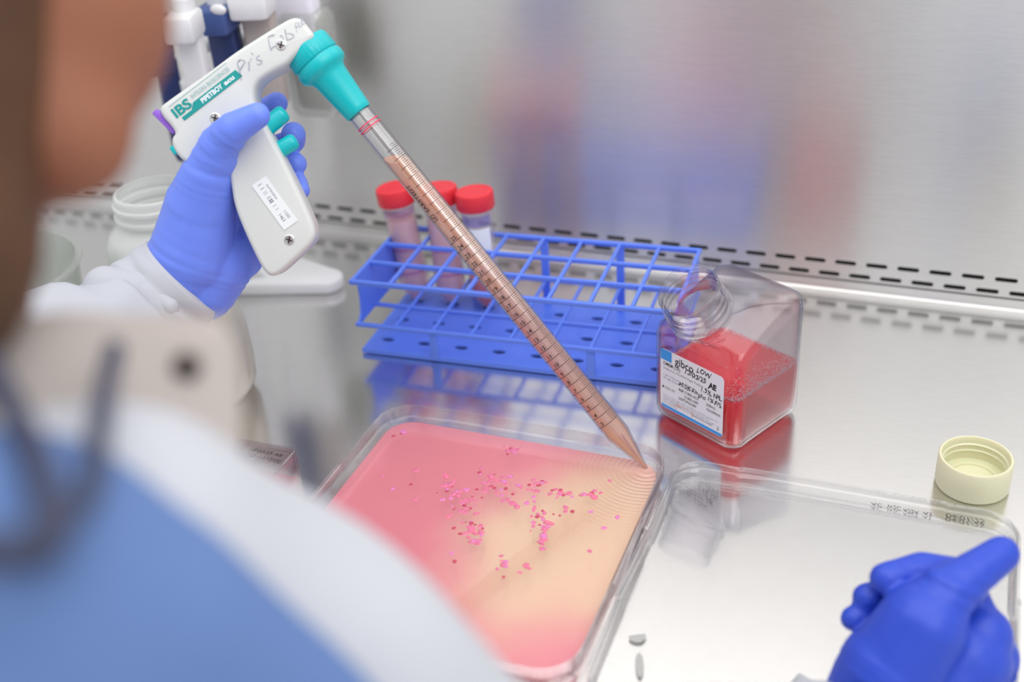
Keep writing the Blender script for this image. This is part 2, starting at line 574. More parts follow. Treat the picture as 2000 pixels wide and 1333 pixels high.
# ------------------------------------------------------------------ DISH
DX, DY, DHX, DHY = -285.0, 557.5, 114.5, 116.5
def dish_outline(cx, cy, hx, hy, r, step, mx, my, inward=False):
    """rounded square whose side middles stand proud by `step` between +-mx (far/near) and +-my (left/right)"""
    base = rrect(hx, hy, r, 10, cx, cy)
    out = []
    n = len(base)
    for i in range(n):
        a = base[i]; b = base[(i + 1) % n]
        out.append(a)
        L = math.hypot(b[0] - a[0], b[1] - a[1])
        if L > r * 1.2 and step:
            hor = abs(b[0] - a[0]) > abs(b[1] - a[1])
            m_ = mx if hor else my
            t = nrm(np.array(b) - np.array(a)); nn = np.array([t[1], -t[0]])
            mid = (np.array(a) + np.array(b)) / 2
            for s_, o_ in ((-m_ - .8, 0), (-m_ + .8, step), (m_ - .8, step), (m_ + .8, 0)):
                out.append(tuple(mid + t * s_ + nn * o_))
    return out

def tray(g, cx, cy, hx, hy, r, h, wall, floor_t, step, mx, my, foot, ledge):
    """open tray: outer wall, rounded rim, inner wall, floor; footprint inset `foot`"""
    def ring(d, z, st=step):
        return [(x, y, z) for x, y in inset(dish_outline(cx, cy, hx, hy, r, st, mx, my), d)]
    rings = [ring(foot, 0.15), ring(foot, 2.0), ring(foot * .6, h * .45), ring(ledge, h * .5), ring(0.0, h * .53), ring(0, h - .6), ring(.4, h), ring(wall - .4, h), ring(wall, h - .6), ring(wall, h * .55), ring(wall + ledge * .8, h * .5), ring(wall + foot, floor_t + 2.5), ring(wall + foot + 1.5, floor_t)]
    g.loft(rings, True, True)

dish = thing('culture_dish', 'large clear square dish of pink and peach liquid full of pink flecks', 'dish', (DX, DY, 0))
g = G(); tray(g, DX, DY, DHX, DHY, 27, 22, 1.8, 1.8, 1.4, 67, 34, 4.0, 1.2)
ob('dish_body', g, M['clear'], dish, auto=50)
# side grips: thicker bars in the middle of left and right rims
for sx in (-1, 1):
    g = G()
    xx = DX + sx * (DHX + 0.3)
    g.box((xx, DY, 19.2), (1, 0, 0), (0, 1, 0), (0, 0, 1), 2.2, 32, 1.8, 1.2)
    ob('rim_grip', g, M['clear'], dish)

TIP = onz(1263, 918, 9.0)
def dish_ctrl(nt):
    """where the fresh peach medium has spread from the pipette"""
    N = nt.nodes.new
    tc = N('ShaderNodeTexCoord')
    nz = N('ShaderNodeTexNoise'); nz.inputs['Scale'].default_value = 16; nz.inputs['Detail'].default_value = 3
    nt.links.new(tc.outputs['Object'], nz.inputs['Vector'])
    sep = N('ShaderNodeSeparateXYZ'); nt.links.new(tc.outputs['Object'], sep.inputs[0])
    def math_(op, a, b=None):
        q = N('ShaderNodeMath'); q.operation = op
        for i, t in enumerate((a, b)):
            if t is None: continue
            if isinstance(t, (int, float)): q.inputs[i].default_value = t
            else: nt.links.new(t, q.inputs[i])
        return q.outputs[0]
    # ellipse around (0.048, 0.0) in dish space
    dx = math_('DIVIDE', math_('SUBTRACT', sep.outputs[0], 0.075), 0.085)
    dy = math_('DIVIDE', math_('SUBTRACT', sep.outputs[1], 0.015), 0.105)
    skew = math_('MULTIPLY', sep.outputs[1], 2.2)
    dx = math_('SUBTRACT', dx, skew)
    r2 = math_('SQRT', math_('ADD', math_('MULTIPLY', dx, dx), math_('MULTIPLY', dy, dy)))
    r2 = math_('ADD', r2, math_('MULTIPLY', math_('SUBTRACT', nz.outputs['Fac'], 0.5), 0.7))
    mr = N('ShaderNodeMapRange'); mr.interpolation_type = 'SMOOTHSTEP'
    mr.inputs['From Min'].default_value = 0.55; mr.inputs['From Max'].default_value = 1.25
    mr.inputs['To Min'].default_value = 1; mr.inputs['To Max'].default_value = 0
    nt.links.new(r2, mr.inputs['Value'])
    return mr.outputs[0]

def ripple(nt):
    N = nt.nodes.new
    tc = N('ShaderNodeTexCoord')
    mp = N('ShaderNodeMapping'); mp.vector_type = 'POINT'
    c = (TIP - np.array([DX, DY, 0])) * MM
    mp.inputs['Location'].default_value = (-c[0], -c[1], 0)
    nt.links.new(tc.outputs['Object'], mp.inputs[0])
    nz = N('ShaderNodeTexNoise'); nz.inputs['Scale'].default_value = 22
    nt.links.new(mp.outputs[0], nz.inputs['Vector'])
    ln = N('ShaderNodeVectorMath'); ln.operation = 'LENGTH'
    nt.links.new(mp.outputs[0], ln.inputs[0])
    s = N('ShaderNodeMath'); s.operation = 'MULTIPLY_ADD'; s.inputs[1].default_value = 1750
    nt.links.new(ln.outputs['Value'], s.inputs[0])
    m2 = N('ShaderNodeMath'); m2.operation = 'MULTIPLY'; m2.inputs[1].default_value = 3.2
    nt.links.new(nz.outputs['Fac'], m2.inputs[0]); nt.links.new(m2.outputs[0], s.inputs[2])
    sn = N('ShaderNodeMath'); sn.operation = 'SINE'; nt.links.new(s.outputs[0], sn.inputs[0])
    fall = N('ShaderNodeMapRange'); fall.inputs['From Min'].default_value = 0.004; fall.inputs['From Max'].default_value = 0.075
    fall.inputs['To Min'].default_value = 1; fall.inputs['To Max'].default_value = 0.0
    nt.links.new(ln.outputs['Value'], fall.inputs['Value'])
    mu = N('ShaderNodeMath'); mu.operation = 'MULTIPLY'
    nt.links.new(sn.outputs[0], mu.inputs[0]); nt.links.new(fall.outputs[0], mu.inputs[1])
    b = N('ShaderNodeBump'); b.inputs['Strength'].default_value = 0.8; b.inputs['Distance'].default_value = 0.0007
    nt.links.new(mu.outputs[0], b.inputs['Height'])
    return b.outputs[0]

M['medium'] = liquid_mat('culture_medium', (1.0, 0.74, 0.77), (1.0, 0.38, 0.46), 0.42, 0.045, 0.55,
                         tint2=((1.0, 0.91, 0.82), (1.0, 0.74, 0.56)), ctrl=dish_ctrl, bump=ripple)
LZ = 9.0
g = G()
def lring(d, z): return [(x, y, z) for x, y in inset(rrect(DHX, DHY, 27, 10, DX, DY), d)]
g.loft([lring(7.6, 2.1), lring(6.4, 4.6), lring(5.9, LZ), ], True, True)
ob('liquid', g, M['medium'], dish, auto=50, label='pink liquid turning peach below the pipette')

# flecks: pink clumps floating in the liquid; dark red ones imitate their shadows
M['fleck'] = pm('pink_fleck', rgb(240, 122, 156), 0.45, sss=0.25)
M['fleck_shadow'] = pm('shadow_pink_fleck', rgb(196, 72, 96), 0.5)  # shadow tone of the floating flecks, painted as darker flecks
M['fleck2'] = pm('mauve_fleck', rgb(234, 130, 186), 0.45, sss=0.25)
def fleck_mesh(seed, mat):
    rnd = random.Random(seed); g = G()
    for _ in range(rnd.choice([1, 2, 2, 3])):
        g.sphere((rnd.uniform(-.55, .55), rnd.uniform(-.4, .4), 0), rnd.uniform(.55, .9), 10, (1, rnd.uniform(.6, .95), 0.5))
    me = bpy.data.meshes.new('pink_fleck')
    me.from_pydata([tuple(np.array(p) * MM) for p in g.v], [], g.f)
    for p in me.polygons: p.use_smooth = True
    me.materials.append(mat)
    return me
fl_meshes = [fleck_mesh(k, [M['fleck'], M['fleck2'], M['fleck_shadow'], M['fleck']][k % 4]) for k in range(9)]
clusters = [(880, 955, 26, 16, 18), (905, 985, 34, 24, 34), (955, 945, 26, 20, 26), (985, 970, 32, 18, 24), (920, 1030, 18, 20, 24),
            (935, 1055, 12, 18, 12), (1045, 950, 30, 14, 16), (1095, 965, 26, 10, 16), (1150, 965, 16, 8, 12), (1045, 1010, 16, 26, 18),
            (1060, 1030, 12, 22, 16), (1060, 1060, 8, 14, 8), (985, 1105, 9, 16, 10), (1000, 880, 20, 6, 8), (790, 845, 18, 8, 6),
            (970, 1040, 20, 26, 10), (1090, 1255, 9, 10, 7)]
singles = [(744, 932), (768, 955), (800, 948), (812, 920), (815, 975), (880, 1082), (886, 1098), (1032, 1110), (1018, 1120), (1153, 1077),
           (1155, 1000), (1120, 1002), (1105, 1000), (1104, 990), (1179, 1034), (1095, 1008), (870, 930), (1030, 1103), (1190, 940), (1205, 1010)]
spots = [(x, y, 1.0) for x, y in singles]
for cx, cy, sx, sy, n in clusters:
    for _ in range(n):
        spots.append((random.gauss(cx, sx * .6), random.gauss(cy, sy * .6), random.uniform(.55, 1.15)))
first = True
BIG = {0: 'large clumped'}
fleck_count = 0
FCOL = ['pale pink', 'mauve', 'shadow-dark red', 'pink']
def fleck_label(k, p, s_):
    c = FCOL[(k % 9) % 4]
    size = 'tiny' if s_ < 2.0 else ('large' if s_ > 3.0 else 'small')
    x, y = p[0] - DX, p[1] - DY
    if y > 78: where = 'near the far wall of the square dish'
    elif x < -20 and y > 20: where = 'left in the swarm, in pink liquid'
    elif x < -20: where = 'in the nearer left of the pink liquid'
    elif y < -20: where = 'in the nearer half of the square dish'
    elif x < 25: where = 'amid the swarm in the square dish' if y > 30 else 'at the near edge of the swarm, dish middle'
    elif y < 20: where = 'trailing down the peach half of the dish'
    else: where = 'in the swarm, towards the pipette tip' if x < 60 else 'between the swarm and the pipette tip'
    return '%s %s tissue fleck %s' % (size, c, where)
for k, (px, py, sc) in enumerate(spots[:268]):
    z = random.uniform(LZ - .5, LZ + 0.1)
    p = onz(px, py, z)
    if abs(p[0] - DX) > DHX - 12 or abs(p[1] - DY) > DHY - 12: continue
    o = bpy.data.objects.new('tissue_fleck', fl_meshes[k % 9])
    C.objects.link(o)
    o.location = Vector(tuple(p)) * MM
    o.rotation_euler = (0, 0, random.uniform(0, 6.28))
    s_ = sc * random.uniform(2.0, 3.5)
    o.scale = (s_, s_, s_ * .8)
    tag(o, fleck_label(k, p, s_), 'tissue fleck', 'pink tissue flecks in the dish')

# ------------------------------------------------------------------ LID
LX, LY, LHX, LHY = -50.5, 560.0, 117.5, 117.5
lid = thing('dish_lid', 'empty clear square dish lid lying rim up beside the pink dish', 'lid', (LX, LY, 0))
g = G(); tray(g, LX, LY, LHX, LHY, 24, 12, 1.8, 1.7, 1.2, 70, 35, 2.4, 1.0)
ob('lid_body', g, M['clear_lid'], lid, auto=50)
g = G()
zf = 1.72
fr = hframe(zf)
def wr(s, px, py, size, width):
    p = onz(px, py, zf); put_text(g, s, fr, p[0], p[1], size, width=width, flipy=True, shear=0.2, jit=.15)
wr('AC', 1701, 982, 5.0, 8); wr('W2C', 1732, 986, 5.4, 9); wr('A22A', 1764, 994, 5.4, 10); wr('AS', 1802, 1000, 5.0, 6.5)
wr('04/01/25', 1846, 1003, 7.0, 25)
ob('handwriting', g, M['print_black'], lid, smooth=False, label='black handwritten date seen from behind')
g = G()
def blot(px, py, a, b, ang):
    p = onz(px, py, zf); pts = []
    for i in range(14):
        t = 2 * math.pi * i / 14
        x, y = a * math.cos(t), b * math.sin(t) + .35 * a * math.cos(t) ** 2
        pts.append((p[0] + x * math.cos(ang) - y * math.sin(ang), p[1] + x * math.sin(ang) + y * math.cos(ang), zf + .02))
    g.add(pts, [tuple(range(14))])
blot(1246, 1248, 5.6, 3.4, .5); blot(1249, 1300, 2.6, 10, .3)
ob('smudge', g, pm('grey_smudge', rgb(176, 176, 174), 0.7), lid, smooth=False, label='grey smears on the lid floor')

# ------------------------------------------------------------------ BOTTLE CAP
CP = np.array([35.0, 719.0, 0.0])
cap = thing('bottle_cap', 'cream ribbed bottle cap lying open side up behind the empty lid', 'bottle cap', CP)
g = G()
R_ = 25.0; Hc = 25.0
rf = lambda t, h: 1 + (0.006 * math.sin(t * 60) if 2 < h < Hc - 3 else 0)
g.lathe(CP, (0, 0, 1), [(0.1, R_ - 2.2), (.8, R_ - .9), (2.5, R_), (Hc - 1, R_), (Hc, R_ - .8), (Hc, R_ - 2.0), (Hc - 1, R_ - 2.6), (Hc - 5, R_ - 2.7), (Hc - 6, R_ - 3.9), (Hc - 7.2, R_ - 2.8), (Hc - 10, R_ - 2.8), (Hc - 11, R_ - 4), (Hc - 12.2, R_ - 2.9), (7, R_ - 3), (6, R_ - 5), (6, R_ - 8), (7, R_ - 8.6), (7, R_ - 9.8), (5.6, R_ - 10.4), (5.5, 2)], n=180, rf=rf)
ob('cap_body', g, M['cream'], cap, auto=40)

# ------------------------------------------------------------------ MEDIUM BOTTLE
BC = np.array([-149.5, 760.5, 0.0]); BA = np.array([-.878, .478, 0.0]); BB = np.array([.438, .899, 0.0]); BZ = np.array([0, 0, 1.0])
bottle = thing('medium_bottle', 'open square clear bottle half full of red liquid with a white label', 'bottle', BC)
def bl(a, b, z): return BC + BA * a + BB * b + BZ * z
def bring(h, r, zf_, seg=10):
    return [bl(x, y, zf_(x, y)) for x, y in rrect(h, h, r, seg)]
ZS = lambda x, y: 86.0 + y / 43.0 * 13.0       # sloped shoulder line
nt_ = math.radians(31)
NB = bl(6, -27, 100); NN = -BB * math.sin(nt_) + BZ * math.cos(nt_)
NU = BA; NW = np.cross(NN, NU)   # ~ +b direction tilted
if np.dot(NW, BB) < 0: NW = -NW
def nring(h, r, n=96):
    return [NB + NN * h + (NU * math.cos(2 * math.pi * k / n) + NW * math.sin(2 * math.pi * k / n)) * r for k in range(n)]
def mixr(A, B, t, bulge=0.0):
    return [np.array(a) * (1 - t) + np.array(b) * t + BZ * bulge for a, b in zip(A, B)]
def bottle_rings(off):
    s = 43 - off
    top = [bl(x, y, ZS(x, y)) for x, y in rang(s, 12)]
    t2 = [bl(x, y, ZS(x, y) + 5) for x, y in rang(s - 1.2, 12)]
    t3 = [bl(x, y, ZS(x, y) + 9) for x, y in rang(s - 5, 14)]
    nb = nring(-4, 25 - off)
    return [[bl(x, y, 0.3 + off) for x, y in rang(s - 8, 9)], [bl(x, y, 1.5 + off) for x, y in rang(s - 4, 10)],
             [bl(x, y, 5 + off) for x, y in rang(s - 1, 12)], [bl(x, y, 10 + off) for x, y in rang(s, 12)], top, t2, t3,
             mixr(t3, nb, .35, 2.0), mixr(t3, nb, .7, 1.5), nb, nring(-1.5, 23.2 - off), nring(0, 22.8 - off)]
g = G()
o_r = bottle_rings(0.0)
thread = [(2, 21.2), (3, 23.8), (4.5, 23.8), (5.5, 21.2), (9, 21.2), (10, 22.4), (11.5, 22.4), (12.5, 21.2), (15.5, 21.2), (16.5, 22.3), (18, 22.3), (19, 21.0), (28, 21.0), (29, 21.3), (30, 21.0), (30.2, 20.2), (29, 19.6)]
o_r += [nring(h, r * 1.085) for h, r in thread]
o_r += [nring(h, r) for h, r in [(20, 21.0), (10, 20.9), (0, 20.9)]]
inn = bottle_rings(1.4)[:-1][::-1]
g.loft(o_r + inn, True, True)
ob('bottle_body', g, M['clear_bottle'], bottle, auto=45)
M['red_medium'] = liquid_mat('red_medium', (1.0, 0.40, 0.42), (0.98, 0.06, 0.08), 0.36, 0.05, 0.5)
g = G(); LZB = 45.5
lr = lambda s, z, r=10: [bl(x, y, z) for x, y in rrect(s, s, r, 10)]
g.loft([lr(33, 2.2, 8), lr(37.5, 3.6, 9), lr(40.3, 7), lr(41.2, 12), lr(41.2, LZB - .5), lr(41.0, LZB), lr(40, LZB - .2)], True, True)
ob('liquid', g, M['red_medium'], bottle, auto=50, label='clear red liquid half filling the bottle')
# foam around the surface
g = G(); rnd = random.Random(3)
per = rrect(39.6, 39.6, 10, 10)
for i in range(len(per)):
    a = np.array(per[i]); b = np.array(per[(i + 1) % len(per)])
    L = np.linalg.norm(b - a); n = max(1, int(L / 1.25))
    for k in range(n):
        p = a + (b - a) * (k + rnd.random()) / n
        dens = 3 if (p[1] < -30 and p[0] < 10) or p[0] < -34 else 2
        for _ in range(dens):
            q = p * (1 - abs(rnd.gauss(0, .035)))
            g.sphere(bl(q[0], q[1], LZB + rnd.uniform(-.2, .7)), rnd.uniform(.5, 1.1), 8)
for _ in range(420):
    t = rnd.random()
    q = np.array([-38 + abs(rnd.gauss(0, 10)), rnd.uniform(-38, 38)])
    g.sphere(bl(q[0], q[1], LZB + .1), rnd.uniform(.35, .8), 6)
M['foam'] = clear_mat('pink_foam', (0.98, 0.80, 0.83), (0.95, 0.7, 0.75), 0.08, 0.6, milky=0.35, milk=(0.95, 0.74, 0.78))
fo = ob('foam', g, M['foam'], bottle, label='ring of pale pink bubbles on the liquid')
fo['kind'] = 'stuff'
# label on the face -b
lab_z0, lab_z1 = 14.0, 67.0
def lf(x, y, dz=0.0):   # x to the right as read, y up, on the outer face
    return bl(-x, -43.35 - dz, y)
g = G()
g.loft([[lf(x, y + (lab_z0 + lab_z1) / 2) for x, y in rrect(31.5, 26.5, 3.5, 5)], [lf(x, y + (lab_z0 + lab_z1) / 2, .15) for x, y in rrect(31.5, 26.5, 3.5, 5)]], True, True)
lab = ob('label_sheet', g, M['paper'], bottle, smooth=False, label='white paper label with a blue corner and black handwriting')
lt = lambda x, y: lf(x, y, .19)
lt2 = lambda x, y: lf(x, y, .24)
g = G()
g.add([lt(-31.3, 66.8), lt(-20, 66.8), lt(-20, 57.5), lt(-31.3, 57.5)], [(0, 1, 2, 3)])
ob('blue_corner_print', g, M['print_blue'], lab, smooth=False)
g = G()
g.add([lt(-31, 17), lt(31.2, 17), lt(30, 14.3), lt(-29.5, 14.3)], [(0, 1, 2, 3)])
ob('blue_print', g, M['print_blue'], lab, smooth=False)
g = G()
put_text(g, 'gibco', lt, -16.5, 58, 9.5, width=18.5, bold=.015)
put_text(g, 'DMEM (1X)', lt, -28.5, 53.2, 4.2, width=17, bold=.02)
put_text(g, '31885-023', lt, -7, 36.2, 3.4, width=14, bold=.01); put_text(g, '31885-049', lt, -7, 32.2, 3.4, width=14, bold=.01)
put_text(g, '500mL', lt, 15, 35.6, 3.4, bold=.01); put_text(g, '10x500mL', lt, 15, 31.4, 3.4, bold=.01)
put_text(g, 'REF', lt, -12.5, 36.2, 3.2, bold=.03); put_text(g, 'LOT', lt, -12.5, 28.4, 3.2, bold=.03); put_text(g, '2956289', lt, -6.5, 28.4, 3.4, bold=.01)
put_text(g, '2025-07', lt, -27, 32.0, 3.2); g.add([lt(-29.5, 32), lt(-27.8, 32), lt(-27.8, 34), lt(-29.5, 34)], [(0, 1, 2, 3)])
ob('printed_text', g, M['print_black'], lab, smooth=False)
g = G()
put_text(g, "Dulbecco's Modified Eagle Medium", lt, -28.5, 49.5, 3.0, width=40)
put_text(g, '1 g/L D-Glucose, L-Glutamine', lt, -28.5, 43.8, 2.6, width=33); put_text(g, '25 mg/L Pyruvate', lt, -28.5, 40.8, 2.6, width=18)
for i in range(5):
    put_text(g, ['For in vitro use only. Caution: not for human or', 'animal therapeutic use. Store at 2 to 8 C', 'Uses other than the labeled intended use may', 'be a violation of local law. Protect from light', 'and freezing'][i], lt, -28.5, 25.4 - i * 1.75, 1.7, width=[55, 48, 52, 50, 14][i])
put_text(g, 'Thermo Fisher Scientific', lt, 2, 19.6, 1.9, width=19); put_text(g, '2', lt, 26, 19, 4, bold=.03)
ob('small_print', g, M['print_grey'], lab, smooth=False)
g = G()
put_text(g, 'LOW', lt2, 5, 60.5, 6.2, width=14, shear=.1, jit=.25, bold=.012)
put_text(g, '13/02/25', lt2, -7.5, 54, 6.2, width=21, shear=.2, jit=.25, bold=.02)
put_text(g, 'AE', lt2, 17, 52, 6.8, width=8, jit=.2, bold=.045)
put_text(g, '1.5% hPL', lt2, 9, 45.5, 6.2, width=20, jit=.3, bold=.012)
put_text(g, '+0.5% Ampho 1% P/S', lt2, -13, 40.4, 5.6, width=42, jit=.3, shear=.1, bold=.016)
ob('handwriting', g, M['print_black'], lab, smooth=False)
g = G()
put_text(g, 'rec', lt2, -17, 20, 4.4, width=8, shear=.4, jit=.4); put_text(g, '* *', lt2, -8, 21, 3, jit=.2)
stroke(g, [(2 - 1.6, 20.4), (0.4 + .8, 22.6), (2.2, 20.5), (1.2, 18.4), (0.4, 20.4)], lt2, .35)
ob('symbol_print', g, M['print_orange'], lab, smooth=False)

# ------------------------------------------------------------------ PIPETTE + PIPETTOR
PT = D(702, 221, 815)
TIPW = onz(1263, 916, 8.5)
PU = nrm(TIPW - PT)
PL = np.linalg.norm(TIPW - PT)
tocam = nrm(CAM_O - PT)
PW_ = nrm(tocam - PU * np.dot(tocam, PU))        # toward camera
PV = nrm(np.cross(PU, PW_))
rt = CAM_M[:, 0]
if np.dot(PV, rt) < 0: PV = -PV                   # PV = right/up side of the tube in view
RP = 8.7
pip = thing('serological_pipette', 'long graduated clear pipette of peach liquid held over the square dish', 'pipette', PT)
prof = [(-15, RP - 2.2), (-12, RP - 2.0), (-2, RP - 1.2), (1.5, RP), (PL - 35, RP), (PL - 33, RP - .15), (PL - 6.5, 2.6), (PL - 5.8, 2.4), (PL, 1.5)]
inner = [(PL, .9), (PL - 6, 1.5), (PL - 33.3, RP - 1.3), (PL - 35, RP - 1.1), (1.5, RP - 1.1), (-15, RP - 3.2)]
g = G(); g.lathe(PT, PU, prof + inner + [(-15, RP - 2.2)], n=56, cap0=False, cap1=False)
ob('pipette_tube', g, M['clear_pip'], pip, auto=50)
M['peach'] = liquid_mat('peach_medium', (1.0, 0.80, 0.68), (1.0, 0.60, 0.42), 0.48, 0.03, 0.4)
# liquid with level top surface
g = G(); n = 56; rl = RP - 1.2
topr = []; sL = 41.0
for i in range(n):
    t = 2 * math.pi * i / n
    off = (PW_ * math.cos(t) + PV * math.sin(t)) * rl
    p0 = PT + PU * sL
    # level plane through p0
    k = -(off[2]) / PU[2]
    topr.append(PT + PU * (sL + k) + off)
rings = [topr]
for s_, r_ in [(sL + 40, rl), (PL - 35, rl), (PL - 33.3, rl - .15), (PL - 6, 1.4), (PL - .5, .85)]:
    rings.append([PT + PU * s_ + (PW_ * math.cos(2 * math.pi * i / n) + PV * math.sin(2 * math.pi * i / n)) * r_ for i in range(n)])
g.loft(rings, True, True)
ob('liquid', g, M['peach'], pip, auto=40, label='peach liquid filling the pipette')
def cyl(s_, arc, r=RP + .06):   # s along axis, arc mm around from the camera-facing line, + to the right
    t = arc / RP
    return PT + PU * s_ + (PW_ * math.cos(t) + PV * math.sin(t)) * r
def arcline(g, s_, a0, a1, w, n=10):
    vs = []
    for i in range(n + 1):
        a = a0 + (a1 - a0) * i / n
        vs += [cyl(s_ - w / 2, a), cyl(s_ + w / 2, a)]
    g.add(vs, [(2 * i, 2 * i + 1, 2 * i + 3, 2 * i + 2) for i in range(n)])
g = G(); MLI = 7.75; S3 = PL - 46.0
for k in range(0, 33):
    s_ = S3 - k * MLI
    if s_ < 30: break
    a0 = -12.5 if k <= 22 else -2.5
    arcline(g, s_, a0, 8.0, .38 if k <= 22 else .34, 16)
    for j in range(1, 5):
        if s_ - j * MLI / 5 > 30: arcline(g, s_ - j * MLI / 5, 2.6 if j != 5 else 1, 7.2, .28, 6)
ob('graduation_mark', g, M['print_black'], pip, smooth=False, label='black millilitre scale lines')
g = G()
frn = lambda x, y: cyl(-y, x)
for k in range(0, 23):
    s_ = S3 - k * MLI
    put_text(g, str(k + 3), frn, -6.2, -s_ + .9, 4.3, bold=.012)
ob('scale_number', g, M['print_black'], pip, smooth=False)
g = G()
frs = lambda x, y: cyl(x, y)       # x along the axis (downwards), y around
s0 = 84.0
put_text(g, 'SARSTEDT', lambda x, y: cyl(s0 - x, -5.2 - y), 0, 0, 4.0, width=24, bold=.02)
bx_ = lambda pts: stroke(g, pts, lambda x, y: cyl(x, y), .45)
bx_([(87, -9), (92, -9), (92, -4.6), (87, -4.6), (87, -9)]); bx_([(88, -8), (90.2, -6), (88.8, -6.4), (91, -5.3)])
ob('maker_print', g, M['print_black'], pip, smooth=False)
M['red_band'] = pm('red_band', rgb(232, 50, 92), 0.4)
g = G()
for s_ in (9.5, 12.6): arcline(g, s_, -math.pi * RP, math.pi * RP, .9, 60)
ob('red_band', g, M['red_band'], pip, smooth=False, label='two red rings near the mouthpiece')

pb = thing('pipette_controller', 'white pistol-grip pipette filler with teal nozzle in the gloved hand', 'pipette controller', PT)
FO = PT + PW_ * 17.5
def onf(px, py, off=0.0):
    """point on the front-face plane of the filler, in (u, v)"""
    r = ray(px, py)
    t = np.dot(FO + PW_ * off - CAM_O, PW_) / np.dot(r, PW_)
    p = CAM_O + r * t - FO
    return (np.dot(p, PU), np.dot(p, PV))
def ff(u, v, h=0.0): return FO + PU * u + PV * v + PW_ * h
outl = [(303, 214), (330, 193), (400, 144), (430, 122), (458, 101), (500, 74), (550, 43), (572, 32), (588, 35), (603, 53), (616, 70), (604, 84), (574, 111), (560, 126), (538, 137), (512, 152), (498, 168), (496, 192),
        (504, 216), (526, 258), (560, 322), (598, 402), (617, 448), (614, 472), (585, 500), (548, 534), (529, 542), (514, 530), (496, 496), (474, 448), (456, 402), (450, 362), (444, 326), (412, 318), (372, 322), (352, 312), (334, 286), (334, 268), (344, 258)]
poly = chaikin([onf(*p) for p in outl], 2)
g = G(); TH = 34.0
rings = []
for d, h in ((3.4, 0), (2.2, -.25), (1.2, -1.0), (.4, -2.3), (0, -4.6), (0, -TH + 5), (.4, -TH + 2.4), (1.2, -TH + 1), (2.2, -TH + .3), (3.4, -TH)):
    rings.append([ff(u, v, h) for u, v in inset(poly, d)])
g.loft(rings, True, True)
ob('pistol_body', g, M['grey_plastic'], pb, auto=60)
# teal nozzle
g = G()
rfc = lambda t, h: 1 + (0.014 * (1 if math.sin(t * 34) > 0.2 else 0) if -56 < h < -46.5 else 0)
g.lathe(PT, PU, [(-60, 12), (-59.5, 16.6), (-57.5, 17.5), (-47, 17.6), (-46.3, 17.2), (-46, 16.6), (-45.2, 16.6), (-45, 17.7), (-43.5, 18.3), (-38.5, 18.2), (-36.5, 16.8), (-34.5, 13.8), (-31, 12.7), (-4, 10.2), (-1, 10.0), (0, 9.3), (0, 8.75), (-3, 8.3), (-16, 8.2)], n=204, rf=rfc)
ob('nozzle', g, M['teal'], pb, auto=40, label='teal ribbed nozzle cone')
for (x0, y0, x1, y1, rr, dp) in ((516, 252, 548, 226, 6.4, -17), (540, 297, 568, 280, 6.0, -17)):
    a = onf(x0, y0, dp); b = onf(x1, y1, dp)
    A = ff(*a, dp); B = ff(*b, dp)
    g = G(); L = np.linalg.norm(B - A)
    g.lathe(A, B - A, [(-4, rr), (L + 1, rr), (L + 3, rr - .5), (L + 4.4, rr - 2), (L + 5, .4)], n=40)
    ob('trigger_button', g, M['teal'], pb, label='teal trigger button')
# violet end window and teal indicator
g = G()
q = [onf(300, 219, -9), onf(343, 262, -9)]
a = np.array(q[0]); b = np.array(q[1]); dd = nrm(b - a); nn = np.array([-dd[1], dd[0]])
if np.dot(nn, np.array(onf(290, 260)) - a) < 0: nn = -nn
c_ = (a + b) / 2 - nn * 1.2
g.box(ff(c_[0], c_[1], -17), PU * dd[0] + PV * dd[1], PU * nn[0] + PV * nn[1], PW_, np.linalg.norm(b - a) / 2 - .5, 2.4, 12, 1.0)
ob('end_window', g, M['violet'], pb, label='violet end window')
g = G(); c_ = onf(341, 292, -3)
g.box(ff(c_[0], c_[1], -5.5), PU, PV, PW_, 3, 2.4, 3.2, .8)
ob('indicator', g, M['teal'], pb, label='small teal indicator light')
for (x, y) in ((549, 88), (420, 231), (565, 469)):
    c_ = onf(x, y); g = G()
    g.lathe(ff(c_[0], c_[1], -.2), PW_, [(0, 3.7), (.45, 3.7), (.75, 3.2), (.75, 2.9), (.45, 2.8), (.8, 2.5), (.95, 1.2), (.95, .2)], n=32)
    s_ = ob('screw', g, M['screw'], pb)
    g = G()
    f_ = lambda a_, b_: ff(c_[0] + a_, c_[1] + b_, .82)
    stroke(g, [(-1.6, -1.2), (1.6, 1.2)], f_, .9); stroke(g, [(-1.2, 1.6), (1.2, -1.6)], f_, .9)
    ob('cross_slot', g, M['print_black'], s_, smooth=False)
# prints on the face: frame along the body
def face_frame(p0, p1, h=.42):
    a = np.array(onf(*p0)); b = np.array(onf(*p1)); L = np.linalg.norm(b - a); d = (b - a) / L
    up = np.array([-d[1], d[0]])
    tst = a + up
    # pick the side that goes up in the picture
    P = ff(*(a + up * 5)); Q = ff(*a)
    if np.dot(P - Q, CAM_M[:, 1]) < 0: up = -up
    return (lambda x, y: ff(*(a + d * x + up * y), h)), L
fr_, L_ = face_frame((353, 236), (462, 152))
g = G(); k_ = L_
g.add([fr_(2, -1.5), fr_(k_ + 4, -1.5), fr_(k_ + 2.6, 4.6), fr_(k_ * .30, 4.6), fr_(k_ * .22, 1.2), fr_(2, 1.2)], [(0, 1, 2, 3, 4, 5)])
put_text(g, 'IBS', fr_, -1.6, 3.0, 9.5, width=14, bold=.03)
g.add([fr_(-.5, 11.8), fr_(k_ + 1, 11.8), fr_(k_ + 1, 12.05), fr_(-.5, 12.05)], [(0, 1, 2, 3)])
ob('logo_print', g, M['teal_print'], pb, smooth=False, label='teal printed logo and banner')
g = G(); fr2, _ = face_frame((353, 236), (462, 152), .47)
